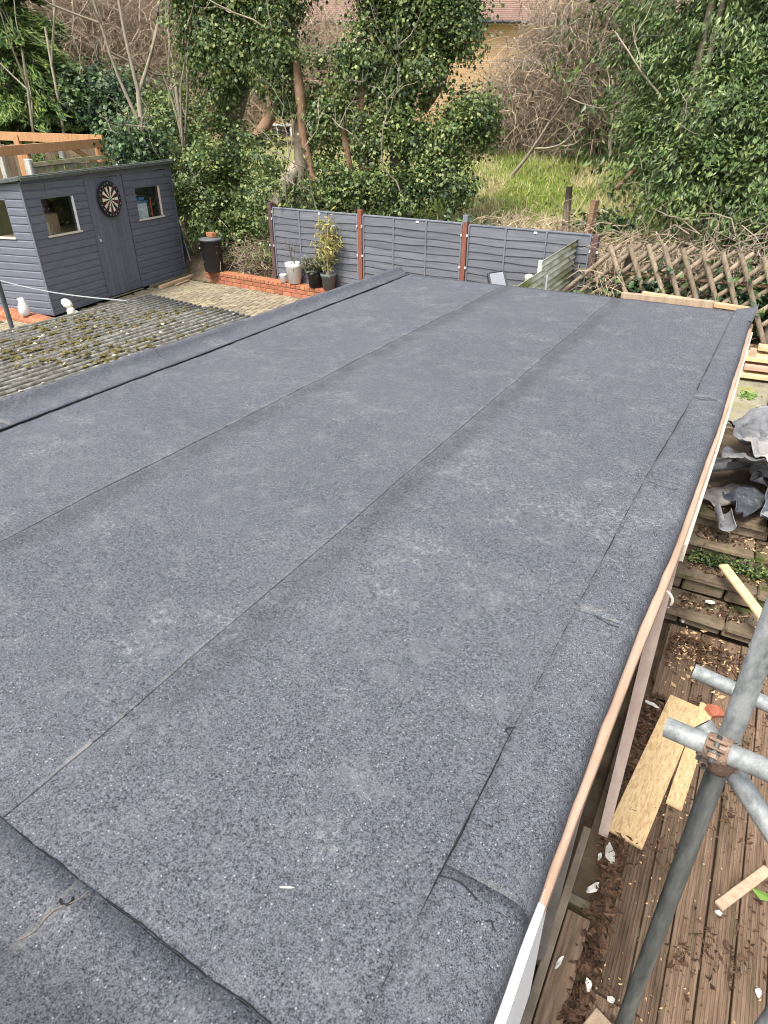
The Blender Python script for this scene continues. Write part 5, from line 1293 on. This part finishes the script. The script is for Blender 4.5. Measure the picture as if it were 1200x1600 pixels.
px_tube('dark broken limb under the right evergreen crown', [(-1.047, 10.146, 1.949), (-0.972, 10.354, 2.214), (-0.909, 10.762, 2.439)], [.05, .065, .07], 'bark', 'broken_limb', 'limb')
px_tube('short broken branch stub at left of right evergreen', [(-2.243, 10.769, 2.575), (-2.097, 10.900, 2.764), (-1.950, 11.130, 2.940)], [.03, .04, .05], 'bark_brown', 'broken_limb', 'limb')

# conifer at far left
def conifer():
    rng = np.random.default_rng(77); base = (-18.602, 12.658, 2.915)
    T = thing('conifer_tree', 'feathery dark green conifer at left behind the pergola', 'tree', (base[0], base[1], .7))
    tube('trunk', [(base[0], base[1], .7), (base[0], base[1], 4), (base[0], base[1], 8.5)], [.2, .14, .04], 'bark', T, 8)
    n = 260; z = rng.uniform(2.3, 7.6, n); az = rng.uniform(0, 6.28, n); L = np.clip((8.6 - z) * .55, .4, 2.5) * rng.uniform(.7, 1.1, n)
    st = np.stack([np.full(n, base[0]), np.full(n, base[1]), z], 1); dr = np.stack([np.cos(az), np.sin(az), rng.uniform(-.1, .25, n)], 1)
    P = []; D = []
    for i in range(n):
        m_ = int(70 + 60 * L[i]); t = rng.uniform(.15, 1.05, m_) ** .8; p = st[i] + dr[i] * (L[i] * t)[:, None]; p[:, 2] -= .35 * L[i] * t ** 2
        wd = .30 * (1.15 - t); p += rng.normal(size=(m_, 3)) * np.stack([wd, wd, wd * .35], 1); P.append(p); D.append(np.tile(dr[i], (m_, 1)))
    P = np.vstack(P); D = np.vstack(D); k = len(P)
    leaf_mesh('crown', P, rng.normal(size=(k, 3)) * .4 + np.array([.25, -.45, 1.]), D + rng.normal(size=(k, 3)) * .35 + np.array([0, 0, -.4]), rng.uniform(.12, .30, k), .20, 'conifer', T)
    out = [([st[i] + dr[i] * L[i] * s + np.array([0, 0, -.35 * L[i] * s * s]) for s in np.linspace(0, .95, 5)], [.03, .025, .02, .013, .006]) for i in range(0, n, 2)]
    branches('limb', out, 'bark', T, 4)
conifer()
# holly-like evergreen between conifer and ivy
ivy_tree('dark glossy holly like tree right of the conifer', (-16.710, 13.529, 2.766),
  BL([((-16.738, 13.653, 3.883), (.68, .7, .7)), ((-16.165, 13.716, 3.948), (.6, .6, .6)), ((-17.065, 13.241, 3.662), (.7, .6, .6)), ((-15.801, 13.527, 3.223), (.6, .5, .45)), ((-16.334, 14.438, 4.117), (.45, .5, .45))]),
  14000, 105, [(-16.829, 13.540, 2.453), (-16.734, 13.815, 4.104), (-16.687, 14.028, 5.364)], [.12, .1, .04], 'ivy', .095, 'holly_tree', None, 'tree')
ivy_tree('round grey green ivy bush on the concrete post behind shed', (-11.924, 10.668, 2.781),
  BL([((-11.685, 10.336, 3.111), (.38, .35, .35)), ((-11.374, 10.382, 2.968), (.3, .3, .3)), ((-11.707, 10.159, 2.857), (.3, .3, .25))]), 3600, 106, [(-11.873, 10.424, 2.198), (-11.742, 10.422, 2.792), (-11.709, 10.459, 3.188)], [.05, .05, .03], 'ivy', .075, 'ivy_bush', None, 'bush', bare=3)
ivy_tree('ivy mass between shed end and leaning ivy tree', (-11.885, 11.301, 1.754),
  BL([((-12.190, 11.705, 3.055), (.5, .4, .5)), ((-12.115, 12.209, 3.481), (.45, .4, .5)), ((-11.730, 11.174, 2.280), (.4, .35, .6)), ((-13.032, 12.271, 3.674), (.4, .4, .4))]), 6500, 107, [(-11.930, 11.254, 1.358), (-11.944, 11.671, 2.874), (-11.944, 11.956, 3.715)], [.06, .06, .04], 'ivy_light', .08, 'ivy_bush', None, 'bush', bare=0)
# bare trees
def bare_tree(label, base, d, L, r, seed, depth=4, m='bark_pale', wob=.06, up=.14, spread=.5, extra=()):
    base = (base[0], base[1], H(base[0], base[1]) - .05); rng = np.random.default_rng(seed); T = thing('bare_tree', label, 'tree', base, group='leafless trees behind the shed'); out = []
    branch_paths(rng, base, d, L, r, depth, out, 6, wob, spread, up, (2, 4), .72)
    tk = [out[0]]; branches('trunk', tk, m, T, 8); branches('limb', out[1:], m, T, 4); return T
bare_tree('forked leafless pale tree above right end of the shed', (-11.320, 10.144, 2.807), (-.10, 0, 1), 3.0, .085, 2101, 4)
bare_tree('leafless grey tree between shed and ivy covered tree', (-11.228, 10.830, 2.904), (.02, 0, 1), 3.0, .05, 2118, 4)
bare_tree('thin leafless sapling close to the ivy covered tree', (-10.638, 10.576, 2.806), (-.02, 0, 1), 3.0, .035, 212, 4)
bare_tree('leafless tree with pale limbs above the conifer', (-16.859, 12.521, 3.080), (.03, 0, 1), 4.0, .05, 2133, 4)
bare_tree('pale leafless limbs at top left corner', (-16.969, 11.503, 3.090), (-.12, 0, 1), 3.7, .045, 2140, 4)
bare_tree('leafless spreading tree in front of brick house', (-5.840, 15.966, 3.483), (.55, 0, .55), 1.5, .05, 215, 4, spread=.6)
bare_tree('tall leafless tree against house at top right', (-3.616, 16.611, 2.870), (-.3, 0, .8), 1.6, .05, 216, 4, spread=.7)

# ================================================================== THICKETS (uncountable)
def region_twigs(name, label, cat, m, n, seed, blobs, L, r, upb=.5, sag=.15, k=4, spread=1.0, z0=None):
    rng = np.random.default_rng(seed); B = np.array(blobs); w = B[:, 3] * B[:, 5]; w /= w.sum(); bi = rng.choice(len(B), n, p=w)
    q = rng.normal(size=(n, 3)) * .55; p = B[bi, :3] + np.clip(q, -1.15, 1.15) * B[bi, 3:]
    d = rng.normal(size=(n, 3)) * spread + np.array([0, 0, upb])
    o = twigs(name, rng, p, d, L * rng.uniform(.5, 1.4, n), r * rng.uniform(.5, 1.5, n), m, None, k, .35, sag); return tag(o, label, cat, kind='stuff')
tb = BL([((-6.129, 19.038, 3.866), (1.4, 1.3, .85)), ((-5.233, 18.785, 3.915), (1.5, 1.2, 1.0)), ((-6.921, 18.230, 3.438), (1.1, 1, .6)), ((-4.273, 18.000, 4.375), (1.1, 1.2, 1.6)), ((-5.523, 19.222, 5.002), (1.2, 1.2, 1.2)), ((-4.206, 18.529, 3.761), (1.0, 1, .8))])
region_twigs('bramble_thicket', 'brown leafless bramble thicket above the grass', 'thicket', 'twig_brown', 22000, 301, tb, .75, .0065, .5, .35)
region_twigs('bramble_stems', 'pale tangled stems through the bramble thicket', 'thicket', 'twig_tan', 6500, 302, tb, .95, .0075, .4, .4)
rng = np.random.default_rng(303)
p_, d_ = foliage_points(rng, tb, 15000, 12, .25, .2, .6); o = leaf_mesh('dead_leaves', p_, rng.normal(size=p_.shape), rng.normal(size=p_.shape), rng.uniform(.03, .08, len(p_)), .6, 'dead_leaf', None); tag(o, 'withered brown leaves hanging in the bramble thicket', 'leaves', kind='stuff')
lb2 = BL([((-21.763, 17.618, 6.268), (2.6, 2, 1.8)), ((-19.753, 18.407, 5.898), (2.2, 2, 1.8)), ((-18.028, 18.735, 4.824), (1.6, 1.5, 1.6)), ((-22.805, 16.246, 6.192), (2.4, 2, 1.8)), ((-16.845, 19.806, 4.309), (1.4, 1.4, 1.2)), ((-15.686, 21.976, 5.290), (1.6, 1.5, 1.6)), ((-13.695, 22.101, 4.326), (1.6, 1.5, 1.3))])
region_twigs('twig_thicket', 'pinkish brown leafless shrubs behind the shed and trees', 'thicket', 'twig_pink', 24000, 304, lb2, 1.0, .0085, .8, .1)
region_twigs('fence_brambles', 'dry tan stems and brambles along back of grey fence', 'brambles', 'twig_tan', 5200, 305,
  BL([(-8.9, 10.5, 1.15, .6, .35, .28), (-5.5, 10.6, 1.4, 2.0, .4, .35), (-3.2, 10.6, 1.65, 1.3, .5, .4), (-3.4, 11.6, 1.7, 1.5, .7, .3), (-1.55, 10.0, 1.5, .5, .5, .5), (-8.5, 10.3, 1.0, .9, .25, .2)]), .42, .0055, .4, .25)
region_twigs('trellis_brambles', 'dry twigs and bramble tangled behind crossed pole fence', 'brambles', 'twig_tan', 1900, 306,
  BL([(-.8, 9.5, 1.45, 1.3, .25, .45), (.6, 9.55, 1.45, 1.3, .3, .45), (-1.75, 9.2, 1.6, .2, .3, .5), (-1.7, 8.5, 1.35, .18, .2, .45)]), .5, .006, .3, .2)
region_twigs('trellis_dark_twigs', 'dark brown twigs in shade behind crossed pole fence', 'brambles', 'twig_brown', 3000, 307,
  BL([(-.8, 9.5, 1.5, 1.4, .4, .6), (.7, 9.6, 1.5, 1.4, .5, .6), (-8.9, 10.4, 1.1, .8, .3, .3)]), .5, .007, .3, .2)
def ground_ivy(name, label, blobs, n, seed, m='ivy', size=.07, cat='ivy'):
    r = np.random.default_rng(seed); o = foliage(name, r, blobs, n, size, m, None, .85, per=22, cr=.12, inner=.5); return tag(o, label, cat, kind='stuff')
ground_ivy('trellis_ivy', 'ivy leaves creeping through crossed pole fence', BL([(-1.55, 8.9, 1.35, .35, .15, .35), (-1.1, 8.95, 1.5, .3, .12, .35), (-.3, 9.0, 1.5, .5, .2, .4), (.7, 9.1, 1.5, .7, .2, .4), (-1.85, 8.6, 1.15, .2, .25, .35), (-.6, 9.7, 1.3, 1.6, .3, .5)]), 8000, 401)
ground_ivy('fence_ivy', 'ivy and weeds low behind the grey fence', BL([(-4.4, 10.4, 1.75, .35, .2, .2), (-3.0, 10.9, 1.55, .2, .2, .28), (-5.0, 10.7, 1.8, .9, .3, .3), (-2.5, 11.2, 2.0, .5, .3, .2), (-6.7, 10.4, 1.6, .8, .3, .5), (-3.9, 10.2, 1.85, .12, .1, .2)]), 3800, 402)
ground_ivy('bin_weeds', 'scrubby weeds and ivy beside the dustbin', BL([(-8.7, 10.3, 1.05, .5, .3, .2), (-9.2, 10.5, 1.4, .5, .3, .5), (-8.3, 10.4, 1.3, .3, .25, .3)]), 2300, 403, 'ivy_light', .05, 'weeds')
o = foliage('far_hedge', np.random.default_rng(404), BL([((-2.760, 16.775, 4.907), (2.2, 1, 2.2)), ((-1.364, 16.945, 4.852), (2.5, 1, 2.4)), ((-0.060, 17.000, 4.792), (2.5, 1, 2.4)), ((-0.711, 14.983, 2.845), (2.6, .8, 1.3)), ((-2.018, 14.864, 2.826), (1.2, .8, 1.0))]), 16000, .13, 'laurel', None, .5, per=40, cr=.25, inner=.5); tag(o, 'shaded evergreen growth far behind the right hand tree', 'hedge', kind='stuff')
# grass on the bank
def grass(name, label, m, n, seed, fx, L, w):
    r = np.random.default_rng(seed); pts = []
    while len(pts) < n:
        x = r.uniform(-7, .3); y = r.uniform(11, 19.2); g = nz(x, y, 7, .55) + .5 * nz(x, y, 2, 1.6)
        if fx(x, y, g, r): pts.append((x, y, H(x, y)))
    p = np.array(pts); d = np.array([0, 0, 1.]) + r.normal(size=(n, 3)) * .38; d = unit(d); l = (L * r.uniform(.5, 1.5, n))[:, None]; s = unit(np.cross(d, r.normal(size=(n, 3)))) * w
    t = p + d * l + r.normal(size=(n, 3)) * .05; mm = p + d * l * .55; V = np.stack([p - s, p + s, mm + s * .8, t, mm - s * .8], 1).reshape(-1, 3); k = np.arange(n)[:, None] * 5
    F = np.concatenate([k + np.array([[0, 1, 2]]), k + np.array([[0, 2, 4]]), k + np.array([[4, 2, 3]])], 1).reshape(-1, 3)
    return tag(put(name, V, F, m), label, 'grass', kind='stuff')
grass('dry_grass', 'dry straw coloured grass on the bank behind fence', 'grass_dry', 17000, 501, lambda x, y, g, r: (g < -.12 or y < 12.8) or r.random() < .16, .20, .006)
grass('green_grass', 'fresh green grass patches on the bank behind fence', 'grass_green', 34000, 502, lambda x, y, g, r: (g > -.2 and y > 12.6) or r.random() < .12, .13, .008)
rl = np.random.default_rng(9); n = 5000
p = np.stack([rl.uniform(-11.6, -7.5, n), rl.uniform(4.2, 6.0, n), np.full(n, .66)], 1); d = unit(np.array([0, 0, 1.]) + rl.normal(size=(n, 3)) * .4); s = unit(np.cross(d, rl.normal(size=(n, 3)))) * .004
V = np.stack([p - s, p + s, p + d * .06], 1).reshape(-1, 3); tag(put('lawn_grass', V, np.arange(3 * n).reshape(-1, 3), 'grass_green'), 'short green lawn grass at far left', 'grass', kind='stuff')
